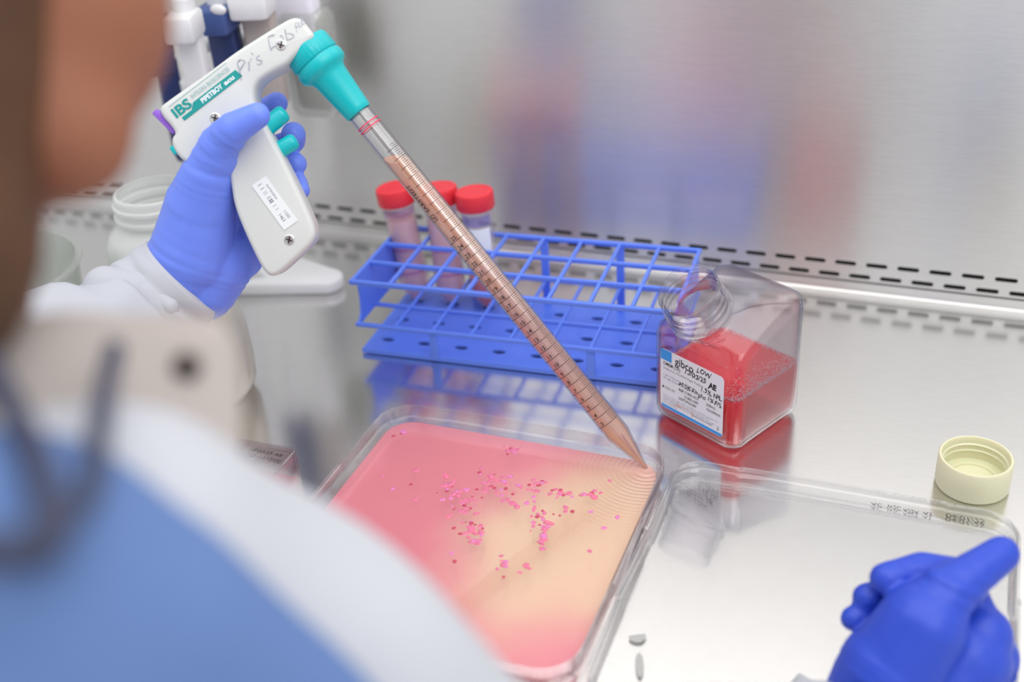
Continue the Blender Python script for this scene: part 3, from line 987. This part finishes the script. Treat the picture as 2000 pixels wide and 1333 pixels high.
put_text(g, 'PIPETBOY', fr2, k_ * .40, 0.2, 4.6, width=k_ * .37, bold=.04); put_text(g, 'acu', fr2, k_ * .81, .4, 4.2, width=k_ * .17, bold=.04)
ob('banner_text', g, M['print_white'], pb, smooth=False)
g = G(); put_text(g, 'INTEGRA BIOSCIENCES', fr2, k_ * .32, 6.6, 4.2, width=k_ * .67)
ob('pale_print', g, M['teal_pale'], pb, smooth=False)
g = G(); fr3, _ = face_frame((468, 150), (600, 62))
put_text(g, "Pr's", fr3, -1, -2, 14, width=20, shear=.3, jit=.3, bold=-.018); put_text(g, 'C ab', fr3, 26, 1, 13, width=18, shear=.4, jit=.35, bold=-.02)
put_text(g, 'sub', fr3, 49, 4, 8, width=9, shear=.3, jit=.35, bold=-.012)
ob('handwriting', g, M['pencil'], pb, smooth=False, label='faint grey handwriting')
fr4, L4 = face_frame((492, 363), (555, 450), .0)
g = G(); H4 = 11.5
g.loft([[fr4(0, 0), fr4(L4, 0), fr4(L4, H4), fr4(0, H4)], [ff(*onf(492, 363), .6)] + [fr4(L4, 0) + PW_ * .6, fr4(L4, H4) + PW_ * .6, fr4(0, H4) + PW_ * .6]], True, True)
st = ob('sticker', g, M['print_white'], pb, smooth=False, label='white serial number sticker')
fr5, _ = face_frame((492, 363), (555, 450), .68)
g = G(); rnd = random.Random(5); x = 2.5
while x < L4 * .62:
    w = rnd.choice([.25, .25, .4, .8]); g.add([fr5(x, 3.2), fr5(x + w, 3.2), fr5(x + w, 6.2), fr5(x, 6.2)], [(0, 1, 2, 3)]); x += w + rnd.choice([.6, 1.1, 2.6])
put_text(g, 'INTEGRA', fr5, 5, 8.0, 2.0, width=12); put_text(g, '1103', fr5, L4 * .70, 7, 3.2); put_text(g, '1463', fr5, L4 * .70, 3, 3.2)
ob('sticker_text', g, M['print_grey'], st, smooth=False)

# ------------------------------------------------------------------ RACK with tubes
RO = np.array([-476.0, 764.0, 0.0]); ra = math.radians(3.5)
E1 = np.array([math.cos(ra), math.sin(ra), 0]); E2 = np.array([-math.sin(ra), math.cos(ra), 0]); EZ = np.array([0, 0, 1.0])
RL, RD, NC, NR = 280.0, 111.0, 8, 3
rack = thing('tube_rack', 'blue plastic grid rack holding three red-capped tubes behind the dish', 'tube rack', RO + E1 * RL / 2 + E2 * RD / 2)
def rk(x, y, z): return RO + E1 * x + E2 * y + EZ * z
def bar(g, p, q, w, h):
    p = np.array(p); q = np.array(q); d = q - p; L = np.linalg.norm(d); d = d / L
    side = nrm(np.cross(EZ, d)) if abs(d[2]) < .9 else E1
    up = np.cross(d, side)
    g.box((p + q) / 2, d, side, up, L / 2 + w / 2 * .9, w / 2, h / 2, min(w, h) * .22)
def grid(z, w, h):
    g = G()
    for j in range(NR + 1):
        wid = w * (1.25 if j in (0, NR) else 1.0)
        bar(g, rk(0, RD * j / NR, z), rk(RL, RD * j / NR, z), wid, h)
    for i in range(NC + 1):
        bar(g, rk(RL * i / NC, 0, z), rk(RL * i / NC, RD, z), w * .9, h * .85)
    return g
ob('top_grid', grid(72, 3.4, 4.2), M['rack'], rack)
ob('middle_grid', grid(30, 3.0, 3.6), M['rack'], rack)
# base plate with drain holes
hol = []
hx = [((onz(px, py, 2) - RO) @ E1) for px, py in ((760, 672), (825, 684), (905, 692), (977, 702), (1050, 710), (1205, 728), (1265, 735))]
hp = []
for x in [17.5 + 35 * k for k in range(NC)]:
    for y in (19, 55.5, 92):
        hp.append((x, y))
for x, y in hp:
    hol.append([(x + 6.4 * math.cos(2 * math.pi * k / 20), y + 3.2 * math.sin(2 * math.pi * k / 20)) for k in range(20)])
gp = plate_with_holes('base', rrect(RL / 2 - 1, RD / 2, 3, 4, RL / 2, RD / 2), hol, 2.4)
g = G(); g.add([rk(x, y, z + 4.2) for x, y, z in gp.v], gp.f)
bar(g, rk(1, .6, 3), rk(RL - 1, .6, 3), 1.6, 4.5); bar(g, rk(1, RD - .6, 3), rk(RL - 1, RD - .6, 3), 1.6, 4.5)
ob('base_plate', g, M['rack'], rack, smooth=False)
for x, y, z0, z1 in ((70, 0.5, 1, 30), (210, .5, 1, 30), (70, RD - .5, 1, 72), (210, RD - .5, 1, 72), (140, RD - .5, 1, 72)):
    g = G(); g.box(rk(x, y, (z0 + z1) / 2), E1, E2, EZ, 3.6, 1.3, (z1 - z0) / 2, .5)
    ob('leg', g, M['rack'], rack)
for xe in (0.6, RL - .6):
    g = G(); y0, y1 = 1, RD - 1
    # solid end cheek with an arched lower edge between the grids
    pts = [(y0, 72), (y1, 72), (y1, 30)]
    pts += [(y1 - (y1 - y0) * k / 10, 30 + (10 * math.sin(math.pi * k / 10) if xe > 100 else 3 * math.sin(math.pi * k / 10))) for k in range(1, 10)]
    pts += [(y0, 30), (y0 + 7, 38), (y0 + 9, 50), (y0 + 9, 66)]
    g.loft([[rk(xe - .9, y, z) for y, z in pts], [rk(xe + .9, y, z) for y, z in pts]], True, True)
    ob('end_panel', g, M['rack'], rack, smooth=False)

M['pink_thin'] = liquid_mat('pale_pink_medium', (1.0, 0.80, 0.80), (1.0, 0.68, 0.66), 0.6)
M['orange_medium'] = liquid_mat('orange_medium', (1.0, 0.46, 0.34), (1.0, 0.26, 0.12), 0.6)
def make_tube(k, label, lean, lvl, liq, sticker):
    cx, cy = 17.5 + 35 * k, RD * 2.5 / 3 + 1.0
    base = rk(cx, cy, 5.6) - np.array([lean[0], lean[1], 0]) * 2
    ax = nrm(np.array([lean[0], lean[1], 1.0]))
    t = thing('centrifuge_tube', label, 'tube', base, 'red-capped tubes in the blue rack')
    R = 14.3
    g = G()
    g.lathe(base, ax, [(0, 3), (1.5, 5), (14, R - .6), (16, R), (98, R), (98, R + 1.4), (99.5, R + 1.4), (99.5, R), (108, R - .5), (108, R - 1.5), (99, R - 1.2), (16.5, R - 1.2), (2.5, 4)], n=48, cap0=True, cap1=True)
    ob('tube_body', g, M['tube_wall'], t, auto=40)
    g = G(); g.lathe(base, ax, [(3.2, 4), (15.8, R - 1.9), (17, R - 1.5), (lvl, R - 1.5), (lvl + .3, R - 2)], n=48)
    ob('liquid', g, liq, t, auto=40)
    g = G(); rf2 = lambda a, h: 1 + (.008 * math.sin(a * 48) if 101 < h < 112 else 0)
    g.lathe(base, ax, [(100, R + 1.0), (100.2, R + 2.6), (101, R + 3.0), (113, R + 3.0), (115, R + 2.4), (115.6, R + 1.2), (115.6, R - 1), (115.2, R - 1.4), (115.2, 1)], n=144, rf=rf2)
    ob('screw_cap', g, M['red_cap'], t, auto=40, label='red ribbed screw cap')
    g = G()
    side = nrm(np.cross(ax, [0, 0, 1]) if abs(ax[2]) < .99 else [1, 0, 0]); side = nrm(CAM_O - base); side = nrm(side - ax * np.dot(side, ax)); s2 = np.cross(ax, side)
    def cf(h, a, r=R + .08): return base + ax * h + (side * math.cos(a) + s2 * math.sin(a)) * r
    def patch(h0, h1, a0, a1, r=R + .08):
        vs = [cf(h, a0 + (a1 - a0) * i / 12, r) for i in range(13) for h in (h0, h1)]
        g.add(vs, [(2 * i, 2 * i + 1, 2 * i + 3, 2 * i + 2) for i in range(12)])
    if sticker:
        patch(42, 84, -.75, .75)
        ob('writing_panel', g, M['print_white'], t, smooth=False, label='white writing panel')
        g = G(); patch(86, 96, -1.1, .9); 
        ob('ink_mark', g, clear_mat('blue_ink', (.62, .62, .92), (.5, .5, .9), 0.02, .3, milky=.3, milk=(.45, .45, .85)), t, smooth=False, label='smudged blue handwriting')
    else:
        for h in (32, 56, 90):
            g = G(); patch(h, h + (4.0 if h != 90 else 7), -1.2, 1.2)
            ob('ink_mark', g, clear_mat('violet_ink', (.86, .72, .90), (.8, .6, .85), 0.02, .3, milky=.15, milk=(.7, .45, .75)), t, smooth=False, label='violet printed band')
    return t
make_tube(0, 'pale pink tube with red cap, leftmost of three in the blue rack', (-.10, 0.0), 84, M['pink_thin'], False)
make_tube(1, 'pale pink tube with red cap between the other two, half hidden by the pipette', (-.06, .06), 84, M['pink_thin'], False)
make_tube(2, 'tube with white writing panel, little orange liquid and a red cap', (-.05, 0.02), 34, M['orange_medium'], True)

# ------------------------------------------------------------------ LEFT-HAND BACKGROUND
def closed_pot(g, base, prof_out, wall, n=72):
    inn = [(max(h, wall + .5), max(r - wall, .5)) for h, r in prof_out][::-1]
    g.lathe(base, (0, 0, 1), prof_out + inn, n=n)
JB = np.array([-648.0, 744.0, 0.0])
jar = thing('wide_mouth_jar', 'milky white wide-mouth jar without a lid behind the blue gloved hand', 'jar', JB)
g = G()
closed_pot(g, JB, [(0.2, 44), (1.5, 48), (6, 50), (98, 50), (107, 48.5), (115, 43), (121, 35), (124, 33.4), (127, 33.4), (128, 36.4), (131, 36.4), (132, 33.6), (137, 33.6), (138, 35.8), (141, 35.8), (142, 33.6), (147, 33.4), (149, 33.0), (149.6, 32.4)], 1.8)
ob('jar_body', g, M['milky'], jar, auto=50)
g = G(); g.lathe(JB, (0, 0, 1), [(2.5, 43), (6, 47.6), (92, 47.6), (92.3, 46)], n=48)
ob('liquid', g, liquid_mat('cloudy_water', (.9, .93, .93), (.78, .82, .82), .3), jar)

KB = onz(430, 765, 0) + np.array([-8, -4, 0])
crm = thing('cream_bottle', 'cream translucent bottle standing behind the white coat collar', 'bottle', KB)
g = G()
closed_pot(g, KB, [(0.2, 32), (3, 38), (14, 42), (30, 43), (60, 42), (76, 40), (84, 36), (90, 30), (94, 27), (104, 27), (105, 26)], 1.8)
ob('bottle_body', g, M['milky_mid'], crm, auto=60)
g = G(); g.lathe(KB, (0, 0, 1), [(2.5, 30), (5, 36.5), (14, 39.8), (30, 40.8), (56, 40), (56.3, 39)], n=48)
ob('liquid', g, liquid_mat('tan_liquid', (.9, .78, .62), (.76, .62, .46), .5), crm, label='tan liquid in the bottle')

def beaker(name, label, c, R, Hh, mat, spout=0.0, sdir=0.0, lean=(0, 0)):
    t = thing(name, label, 'beaker', c)
    g = G(); ax = nrm([lean[0], lean[1], 1])
    def rf_(a, h):
        d = math.cos(a - sdir)
        return 1 + spout * max(0, d) ** 10 * max(0, (h / Hh - .72) / .28)
    pr = [(0.2, R * .80), (2, R * .84), (Hh * .5, R * .90), (Hh - 3, R * .985), (Hh - 2, R * 1.03), (Hh, R * 1.03), (Hh, R * .96), (Hh - 3, R * .955), (Hh * .5, R * .88), (4, R * .81), (2.4, R * .77)]
    g.lathe(c, ax, pr, n=96, rf=rf_)
    ob('beaker_wall', g, mat, t, auto=40)
    return t
beaker('plastic_beaker', 'large cloudy plastic beaker with a pouring lip left of the white jar', np.array([-735.0, 618.0, 0.0]), 80, 124, M['milky_thin'], .16, 3.0)
beaker('small_beaker', 'small cloudy plastic beaker standing inside the large beaker', np.array([-748.0, 600.0, 3.4]), 46, 112, M['milky_thin'], 0.0, 0)

# small flask with pink medium
FB = onz(598, 967, 0)
flask = thing('culture_flask', 'small clear rectangular flask with pink liquid and a handwritten date', 'flask', FB + np.array([-45, -30, 0]))
fx0, fx1, fy0, fy1, fh = FB[0] - 92, FB[0], FB[1] - 62, FB[1], 42
def boxshell(x0, x1, y0, y1, z0, z1, r, t):
    c = ((x0 + x1) / 2, (y0 + y1) / 2); g = G()
    R0 = lambda d, z: [(x, y, z) for x, y in rrect((x1 - x0) / 2 - d, (y1 - y0) / 2 - d, r, 4, *c)]
    g.loft([R0(.6, z0), R0(0, z0 + .8), R0(0, z1 - .8), R0(.6, z1)], True, True)
    g.loft([R0(t + .4, z0 + t), R0(t, z0 + t + .6), R0(t, z1 - t - .6), R0(t + .4, z1 - t)], True, True)
    return g
ob('flask_body', boxshell(fx0, fx1, fy0, fy1, .2, fh, 3, 1.4), M['flask'], flask, auto=50)
g = G()
for z in (fh - .3, ):
    for (p, q) in (((fx0 + 3, fy1 - .6), (fx1 - 3, fy1 - .6)), ((fx1 - .6, fy0 + 3), (fx1 - .6, fy1 - 3))):
        g.tube([(p[0], p[1], z), (q[0], q[1], z)], .9, 10)
g.tube([(fx1 - .8, fy1 - .8, 1.2), (fx1 - .8, fy1 - .8, fh - 1)], .9, 10)
ob('moulded_edge', g, M['flask'], flask)
g = G(); c = ((fx0 + fx1) / 2, (fy0 + fy1) / 2)
g.loft([[(x, y, z) for x, y in rrect((fx1 - fx0) / 2 - 1.8, (fy1 - fy0) / 2 - 1.8, 2, 4, *c)] for z in (2, 17)], True, True)
ob('liquid', g, liquid_mat('rose_medium', (.97, .5, .56), (.92, .3, .38), .35), flask)
g = G(); f_ = hframe(fh + .1)
p = onz(484, 880, fh); put_text(g, '18/02/25 AB', f_, p[0], p[1], 5.0, width=27, shear=.2, jit=.2); p = onz(486, 893, fh); put_text(g, 'O (12/02/25)', f_, p[0], p[1], 5.0, width=25, shear=.2, jit=.2)
ob('handwriting', g, M['print_black'], flask, smooth=False)

# pipette carousel
SB = np.array([-672.0, 868.0, 0.0])
stand = thing('pipette_stand', 'white pipette stand with a flat lobed foot behind the hand', 'pipette stand', SB)
g = G()
def lobe(c, dirv, L, w0, w1, z):
    d = nrm(np.array([*dirv, 0])); s = np.array([-d[1], d[0], 0]); pts = []
    for k in range(9):
        a = math.pi * k / 8 - math.pi / 2
        pts.append(c + d * (L - w1 + w1 * math.cos(a)) + s * w1 * math.sin(a))
    pts += [c + s * w0 - d * 10, c - s * w0 - d * 10]
    return [tuple(p + np.array([0, 0, z])) for p in pts]
for dv in ((1, 0.0), (-.55, .85), (-.5, -.85)):
    cc = SB
    o3 = lobe(cc, dv, 120, 50, 17, 0)
    top_ = [(x, y, 0) for x, y, z in o3]
    pl2 = [(x, y) for x, y, z in o3]
    rings = [[(x, y, z) for x, y in inset(pl2, d)] for d, z in ((2, .3), (0, 2.0), (0, 11), (1, 12.4), (3, 13.2))]
    g.loft(rings, True, True)
ob('foot', g, M['white_plastic'], stand, auto=50)
g = G(); g.lathe(SB, (0, 0, 1), [(12, 20), (18, 9), (196, 8), (197, 17), (205, 17), (206, 8), (208, 1)], n=48)
ob('pole', g, M['white_plastic'], stand, auto=50)
def micropipette(label, at, face, hc, bc, bodyc, lean=0.0, tipc='white_plastic', rot=0.0, hw=11, via=None):
    """a hanging micropipette, at = point below the finger hook (top of shaft)"""
    at = np.array(at, float)
    t = thing('micropipette', label, 'micropipette', at + np.array([0, 0, -180]), 'micropipettes hanging on the stand')
    d = nrm(np.array([face[0], face[1], 0])); s = np.array([-d[1], d[0], 0])
    g = G(); g.box(at + np.array([0, 0, -45]), s, d, EZ, hw, 10, 50, 3)
    ob('handle', g, bodyc, t)
    g = G(); g.box(at + d * 11 + EZ * 2, s, d, EZ, hw + 3, 19, 11, 3)
    ob('finger_hook', g, hc, t)
    g = G(); p_ = at - EZ * 66; q_ = np.array([SB[0], SB[1], p_[2]]); e_ = nrm(q_ - p_)
    e_ = nrm((np.array([*via, p_[2]]) if via else q_) - p_)
    g.tube([p_ + e_ * (hw + 8)] + ([np.array([*via, p_[2]])] if via else []) + [q_], 2.5, 10); ob('hanger_arm', g, M['white_plastic'], stand)
    g = G(); g.lathe(at + EZ * 6, (0, 0, 1), [(0, 10), (16, 10), (17, 7), (30, 7), (31, 12), (36, 12), (38, 9)], n=32)
    ob('plunger', g, bc, t)
    g = G(); g.lathe(at + EZ * -97, (0, 0, -1), [(0, 9), (25, 8), (60, 4.5), (82, 2.8), (83, 1)], n=32)
    ob('shaft', g, M[tipc], t)
    return t
cr = lambda px, py, d: D(px, py, d)
micropipette('white micropipette on the stand, nearest the blurred face', cr(366, 48, 985), (.35, -1), M['white_plastic'], M['white_plastic'], M['white_plastic'], hw=10)
micropipette('navy micropipette with a pale button hanging above the filler', cr(432, 34, 1040), (.2, -1), M['navy_light'], M['white_plastic'], M['navy'], hw=13)
micropipette('white micropipette behind the top of the filler, right of the navy one', cr(500, 4, 1035), (.3, -1), M['white_plastic'], M['white_plastic'], M['coat_shadow'], hw=14, via=(-632, 915))
micropipette('dark micropipette at the back of the stand, left of the filler end', cr(322, 120, 1090), (-.6, -.6), M['navy'], M['navy'], M['navy'])
g = G()
hb = cr(426, 19, 1008)
g.sphere(hb, 8, 20, (1, .5, .6))
btn = ob('release_button', g, M['white_plastic'], bpy.data.objects['micropipette.001'], label='pale oval release button')
# clear boxed pipette holder at right of the stand
hc_ = cr(612, 120, 1105)
g = G(); g.box(hc_, (1, 0, 0), (0, 1, 0), EZ, 19, 12, 46, 7)
hold = ob('charging_holder', g, pm('holder_grey', rgb(170, 170, 166), .4), stand, label='grey holder under a clear rounded cover')
g = G(); g.box(hc_ + np.array([0, -1, 0]), (1, 0, 0), (0, 1, 0), EZ, 24, 17, 52, 9)
ob('cover', g, M['milky_thin'], hold)
g = G(); g.box(cr(572, 20, 1080), (1, 0, 0), (0, 1, 0), EZ, 26, 10, 30, 5)
ob('paper_tag', g, M['paper'], hold, label='white tag')
g = G(); a_ = hc_ + np.array([0, 10, 30]); b_ = np.array([SB[0], SB[1], a_[2]]); g.tube([a_, b_], 7, 16)
ob('bracket', g, M['white_plastic'], hold)

# ------------------------------------------------------------------ PERSON
person = thing('person', 'person in a white lab coat and blue gloves, seen over the shoulder', 'person', (-300, 190, -420))
wrL = D(352, 548, 848); elL = np.array([-600.0, 380.0, 150.0]); shL = np.array([-470.0, 200.0, 300.0])
wrR = D(1700, 1400, 668); elR = np.array([-75.0, 240.0, 95.0]); shR = np.array([-165.0, 150.0, 250.0])
headc = D(-255, -130, 350)
neckb = D(-300, 760, 335)
chin = D(120, 262, 328)
hips = np.array([-330.0, 110.0, -380.0]); chest = np.array([-310.0, 130.0, 180.0])
face_r = nrm(np.array([0.45, 0.85, -0.15]))     # the way the face points
def body_extra(g):
    g.sphere(headc, 80, 24, (.98, 1.02, 1.12))
body = organic('body', [
    (D(-40, -20, 345), 56, D(40, 20, 340), 44), (D(40, 20, 340), 44, D(60, 190, 332), 30), (D(60, 190, 332), 30, chin, 21),
    (D(-150, 60, 345), 60, D(20, 220, 332), 30), (D(-60, 240, 335), 26, D(-300, 300, 335), 40),
    (headc - np.array([0, 0, 25]), 52, neckb, 46), (neckb, 46, chest, 70),
    (chest, 80, hips, 90), (chest + [40, 0, 30], 60, shR, 42), (chest + [-40, 0, 30], 60, shL, 42),
    (shR, 40, elR, 32), (elR, 32, wrR, 21), (shL, 40, elL, 32), (elL, 32, wrL, 21),
], M['skin'], person, voxel=5.0, smooth=10, extra=body_extra)
fu = np.array([0, 0, 1.0]); fs_ = nrm(np.cross(face_r, fu))
for sgn in (-1, 1):
    g = G(); c_ = headc + fs_ * sgn * 80 + fu * -4; g.sphere(c_, 24, 16, (.5, .5, 1)); ob('ear', g, M['skin'], person)
hair = organic('hair', [(D(-150, -100, 300), 38, D(-110, 120, 300), 26),
    (headc - face_r * 30 + fu * 20, 84, headc - face_r * 20 + fu * 40, 80), (D(-330, 60, 320), 60, D(-290, 420, 312), 46),
    (D(-175, 300, 310), 34, D(-165, 540, 306), 29), (D(-165, 500, 300), 30, D(-170, 590, 300), 26)], M['hair'], person, voxel=5, smooth=4,
    disp=lambda w: 2.0 * math.sin(w[0] * .35 + 2 * math.sin(w[2] * .03)))

# lab coat: torso + both sleeves, one cloth mesh per piece
def wrinkle(scale, amp, seed=0.0):
    return lambda w: amp * noise.noise(Vector((w[0] * scale + seed, w[1] * scale, w[2] * scale * .7)))
sh_top = D(430, 1250, 330)
arm_m = D(760, 1560, 352)
coat = organic('lab_coat', [
    (chest + [0, 0, 20], 96, hips, 112), (D(-100, 1300, 300), 56, D(240, 1130, 318), 50), (D(240, 1130, 318), 50, D(590, 1335, 345), 47),
    (D(590, 1335, 345), 47, D(880, 1620, 360), 44), (D(880, 1620, 360), 44, elR, 42),
    (chest + [-40, 0, 40], 70, shL, 56), (shL, 54, elL, 47), (chest + [40, 0, 30], 70, D(300, 1300, 320), 52)],
    M['coat'], person, voxel=5, smooth=8, disp=wrinkle(.02, 5))
gown = organic('blue_overvest', [
    (D(-100, 1350, 268), 47, D(200, 1300, 282), 43), (D(200, 1300, 282), 43, D(470, 1480, 304), 38), (D(470, 1480, 304), 38, D(760, 1760, 330), 36),
    (D(-60, 1330, 270), 60, D(100, 1800, 280), 60)],
    M['blue_cloth'], person, voxel=5, smooth=8, disp=wrinkle(.02, 4, 9))
# collar flap with a dark snap
def px_plate(pts, d0, d1, thick, name, mat, parent):
    """rounded cloth flap; pts (px,py,depth)"""
    g = G(); P = [D(*p) for p in pts]
    c = sum(P) / len(P); nn_ = nrm(np.cross(P[1] - P[0], P[2] - P[0]))
    if np.dot(nn_, CAM_O - c) < 0: nn_ = -nn_
    sm = []
    n = len(P)
    for i in range(n):
        a, b, d = P[i - 1], P[i], P[(i + 1) % n]
        sm += [b * .8 + a * .2, b * .96 + (a + d) * .02, b * .8 + d * .2]
    g.loft([[p * .97 + c * .03 - nn_ * thick / 2 for p in sm], [p - nn_ * thick * .3 for p in sm], [p + nn_ * thick * .3 for p in sm], [p * .97 + c * .03 + nn_ * thick / 2 for p in sm]], True, True)
    return ob(name, g, mat, parent)
px_plate([(-40, 650, 318), (120, 625, 322), (438, 640, 340), (466, 690, 342), (474, 860, 338), (430, 930, 330), (150, 900, 312), (-40, 900, 305)], 0, 0, 9, 'collar', M['coat_shadow'], person)
g = G(); bc = D(365, 716, 331); g.lathe(bc, nrm(CAM_O - bc), [(-1, 4.2), (1.2, 4.2), (2, 3.4), (2.1, .5)], n=24)
ob('snap_button', g, pm('dark_snap', rgb(66, 56, 48), .4), person, label='dark snap button on the collar')
g = G()
g.tube([D(-60, 660, 292), D(10, 770, 270), D(70, 880, 246), D(98, 970, 230), D(80, 1075, 214)], 3.2, 12)
g.tube([D(225, 680, 312), D(205, 760, 288), D(192, 860, 262), D(180, 960, 236), D(80, 1075, 214)], 2.6, 12)
g.tube([D(110, 1050, 214), D(60, 1080, 213), D(-20, 1080, 212), D(-120, 1060, 212)], 4.2, 12)
ob('lanyard', g, M['strap'], person, label='dark cord round the neck')

# left sleeve, bunched, ending in a cuff
def sleeve(pts, rads, amp, seed, cuff_t=2.2):
    g = G(); P = [np.array(p) for p in pts]; n = 64
    # resample
    Q = []; Rr = []
    for i in range(len(P) - 1):
        for k in range(8):
            t = k / 8; Q.append(P[i] * (1 - t) + P[i + 1] * t); Rr.append(rads[i] * (1 - t) + rads[i + 1] * t)
    Q.append(P[-1]); Rr.append(rads[-1])
    for _ in range(4):
        Q = [Q[0]] + [(Q[i - 1] + Q[i] * 2 + Q[i + 1]) / 4 for i in range(1, len(Q) - 1)] + [Q[-1]]
    sh = lambda a, i: 1 + amp * min(1, i / 6) * noise.noise(Vector((math.cos(a) * 1.6 + seed, math.sin(a) * 1.6, i * .22))) + amp * .4 * min(1, i / 5) * math.sin(i * .9 + 1.2 * math.sin(a))
    g.tube(Q, Rr, n, caps=False, shape=sh)
    Q2 = [Q[0] + (Q[1] - Q[0]) * .02] + Q[1:6]
    g.tube([q for q in Q2][::-1], [r - cuff_t for r in Rr[:6]][::-1], n, caps=False)
    no = len(g.v)
    m = len(Q) * n
    g.f += [(i, (i + 1) % n, m + 5 * n + (i + 1) % n, m + 5 * n + i) for i in range(n)]
    return g
g = sleeve([D(357, 541, 842), D(318, 578, 842), D(268, 632, 836), D(170, 700, 800), elL + [0, 0, 6]], [35.5, 38, 42, 50, 52], .10, 2.0)
slL = ob('coat_sleeve', g, M['coat'], person, auto=180)
organic('sleeve_fold', [(D(205, 560, 812), 15, D(262, 572, 812), 15), (D(200, 600, 812), 19, D(180, 640, 806), 24), (D(275, 560, 815), 12, D(330, 600, 812), 8)], M['coat'], person, voxel=2.5, smooth=8)
g = sleeve([D(1668, 1382, 664), D(1630, 1450, 662), (elR + D(1630, 1480, 664)) / 2, elR], [35, 39, 44, 46], .07, 5.0)
ob('coat_sleeve', g, M['coat'], person, auto=180)

# left glove gripping the filler
def fold(cs, amp):
    """crease lines: list of (point, axis, sigma, period)"""
    def f(w):
        s = 0.0
        for p, ax, sig, per in cs:
            d = np.array(w) - p; l = np.dot(d, ax); rr = np.linalg.norm(d - ax * l)
            s += math.exp(-(l / sig) ** 2 - (rr / 34.0) ** 2) * (noise.noise(Vector((l * 2 / per, rr * .05, per))) * 1.5) * amp
        return s + .35 * noise.noise(Vector(tuple(np.array(w) * .07)))
    return f
wax = nrm(D(430, 380, 830) - D(352, 548, 848))
gl_caps = [
    (D(340, 560, 846), 29, D(372, 500, 838), 30), (D(395, 560, 850), 26, D(425, 520, 848), 25),
    (D(372, 500, 836), 30, D(392, 400, 822), 25), (D(392, 400, 820), 25, D(408, 340, 806), 19),
    (D(408, 345, 808), 18.5, D(428, 285, 793), 14.2), (D(428, 285, 793), 14, D(455, 252, 781), 11.6),
    (D(455, 252, 781), 11.4, D(502, 226, 777), 8.9),
    (D(425, 520, 850), 25, D(468, 490, 856), 19), (D(400, 480, 850), 26, D(430, 400, 852), 20), (D(430, 400, 855), 19, D(440, 300, 858), 15),
    (D(468, 500, 858), 18, D(470, 400, 864), 16),
    # index
    (D(440, 290, 862), 14, D(492, 232, 858), 9.4), (D(492, 232, 858), 9.4, D(540, 202, 846), 8.4),
    # middle
    (D(450, 320, 866), 13, D(535, 292, 866), 9.6), (D(535, 292, 866), 9.6, D(572, 275, 852), 9.2), (D(572, 275, 852), 9.2, D(573, 262, 842), 9.0),
    # ring
    (D(455, 370, 866), 13, D(545, 335, 866), 9.2), (D(545, 335, 866), 9.2, D(577, 320, 848), 8.5),
    # little
    (D(462, 420, 864), 13, D(550, 380, 866), 8.6), (D(550, 380, 866), 8.6, D(581, 358, 848), 7.9), (D(581, 358, 848), 7.9, D(588, 372, 842), 6.5),
]
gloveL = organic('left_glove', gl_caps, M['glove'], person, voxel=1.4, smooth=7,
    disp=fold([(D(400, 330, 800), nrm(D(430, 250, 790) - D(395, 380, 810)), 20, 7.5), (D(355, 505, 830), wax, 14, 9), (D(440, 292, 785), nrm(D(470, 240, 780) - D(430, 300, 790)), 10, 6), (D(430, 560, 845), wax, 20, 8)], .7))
# rolled glove cuff
# right glove resting at the lid edge
gr_caps = [
    (D(1685, 1400, 668), 26, D(1735, 1315, 660), 29), (D(1745, 1310, 660), 29, D(1800, 1225, 652), 25), (D(1790, 1360, 672), 34, D(1880, 1290, 668), 27),
    (D(1880, 1290, 668), 27, D(1912, 1245, 668), 19), (D(1800, 1225, 652), 25, D(1845, 1165, 652), 17), (D(1845, 1165, 652), 17, D(1900, 1122, 656), 12.6),
    (D(1900, 1122, 656), 12.4, D(1955, 1083, 664), 10.6), (D(1912, 1245, 670), 18, D(1898, 1190, 674), 13), (D(1900, 1330, 676), 27, D(1925, 1285, 674), 19),
    # index finger curled to the left
    (D(1898, 1190, 680), 13, D(1880, 1125, 682), 10.5), (D(1880, 1125, 682), 10.4, D(1800, 1112, 678), 10.2), (D(1800, 1112, 678), 10.0, D(1730, 1132, 672), 9.6),
    # middle
    (D(1850, 1190, 690), 12, D(1790, 1150, 690), 9.8), (D(1790, 1150, 690), 9.8, D(1694, 1168, 684), 8.8),
    # ring
    (D(1800, 1230, 690), 11, D(1740, 1190, 690), 9), (D(1740, 1190, 690), 9, D(1666, 1209, 684), 7.6),
    # little, tucked under
    (D(1790, 1260, 690), 10, D(1730, 1230, 690), 8), (D(1730, 1230, 690), 8, D(1690, 1240, 686), 7.2),
]
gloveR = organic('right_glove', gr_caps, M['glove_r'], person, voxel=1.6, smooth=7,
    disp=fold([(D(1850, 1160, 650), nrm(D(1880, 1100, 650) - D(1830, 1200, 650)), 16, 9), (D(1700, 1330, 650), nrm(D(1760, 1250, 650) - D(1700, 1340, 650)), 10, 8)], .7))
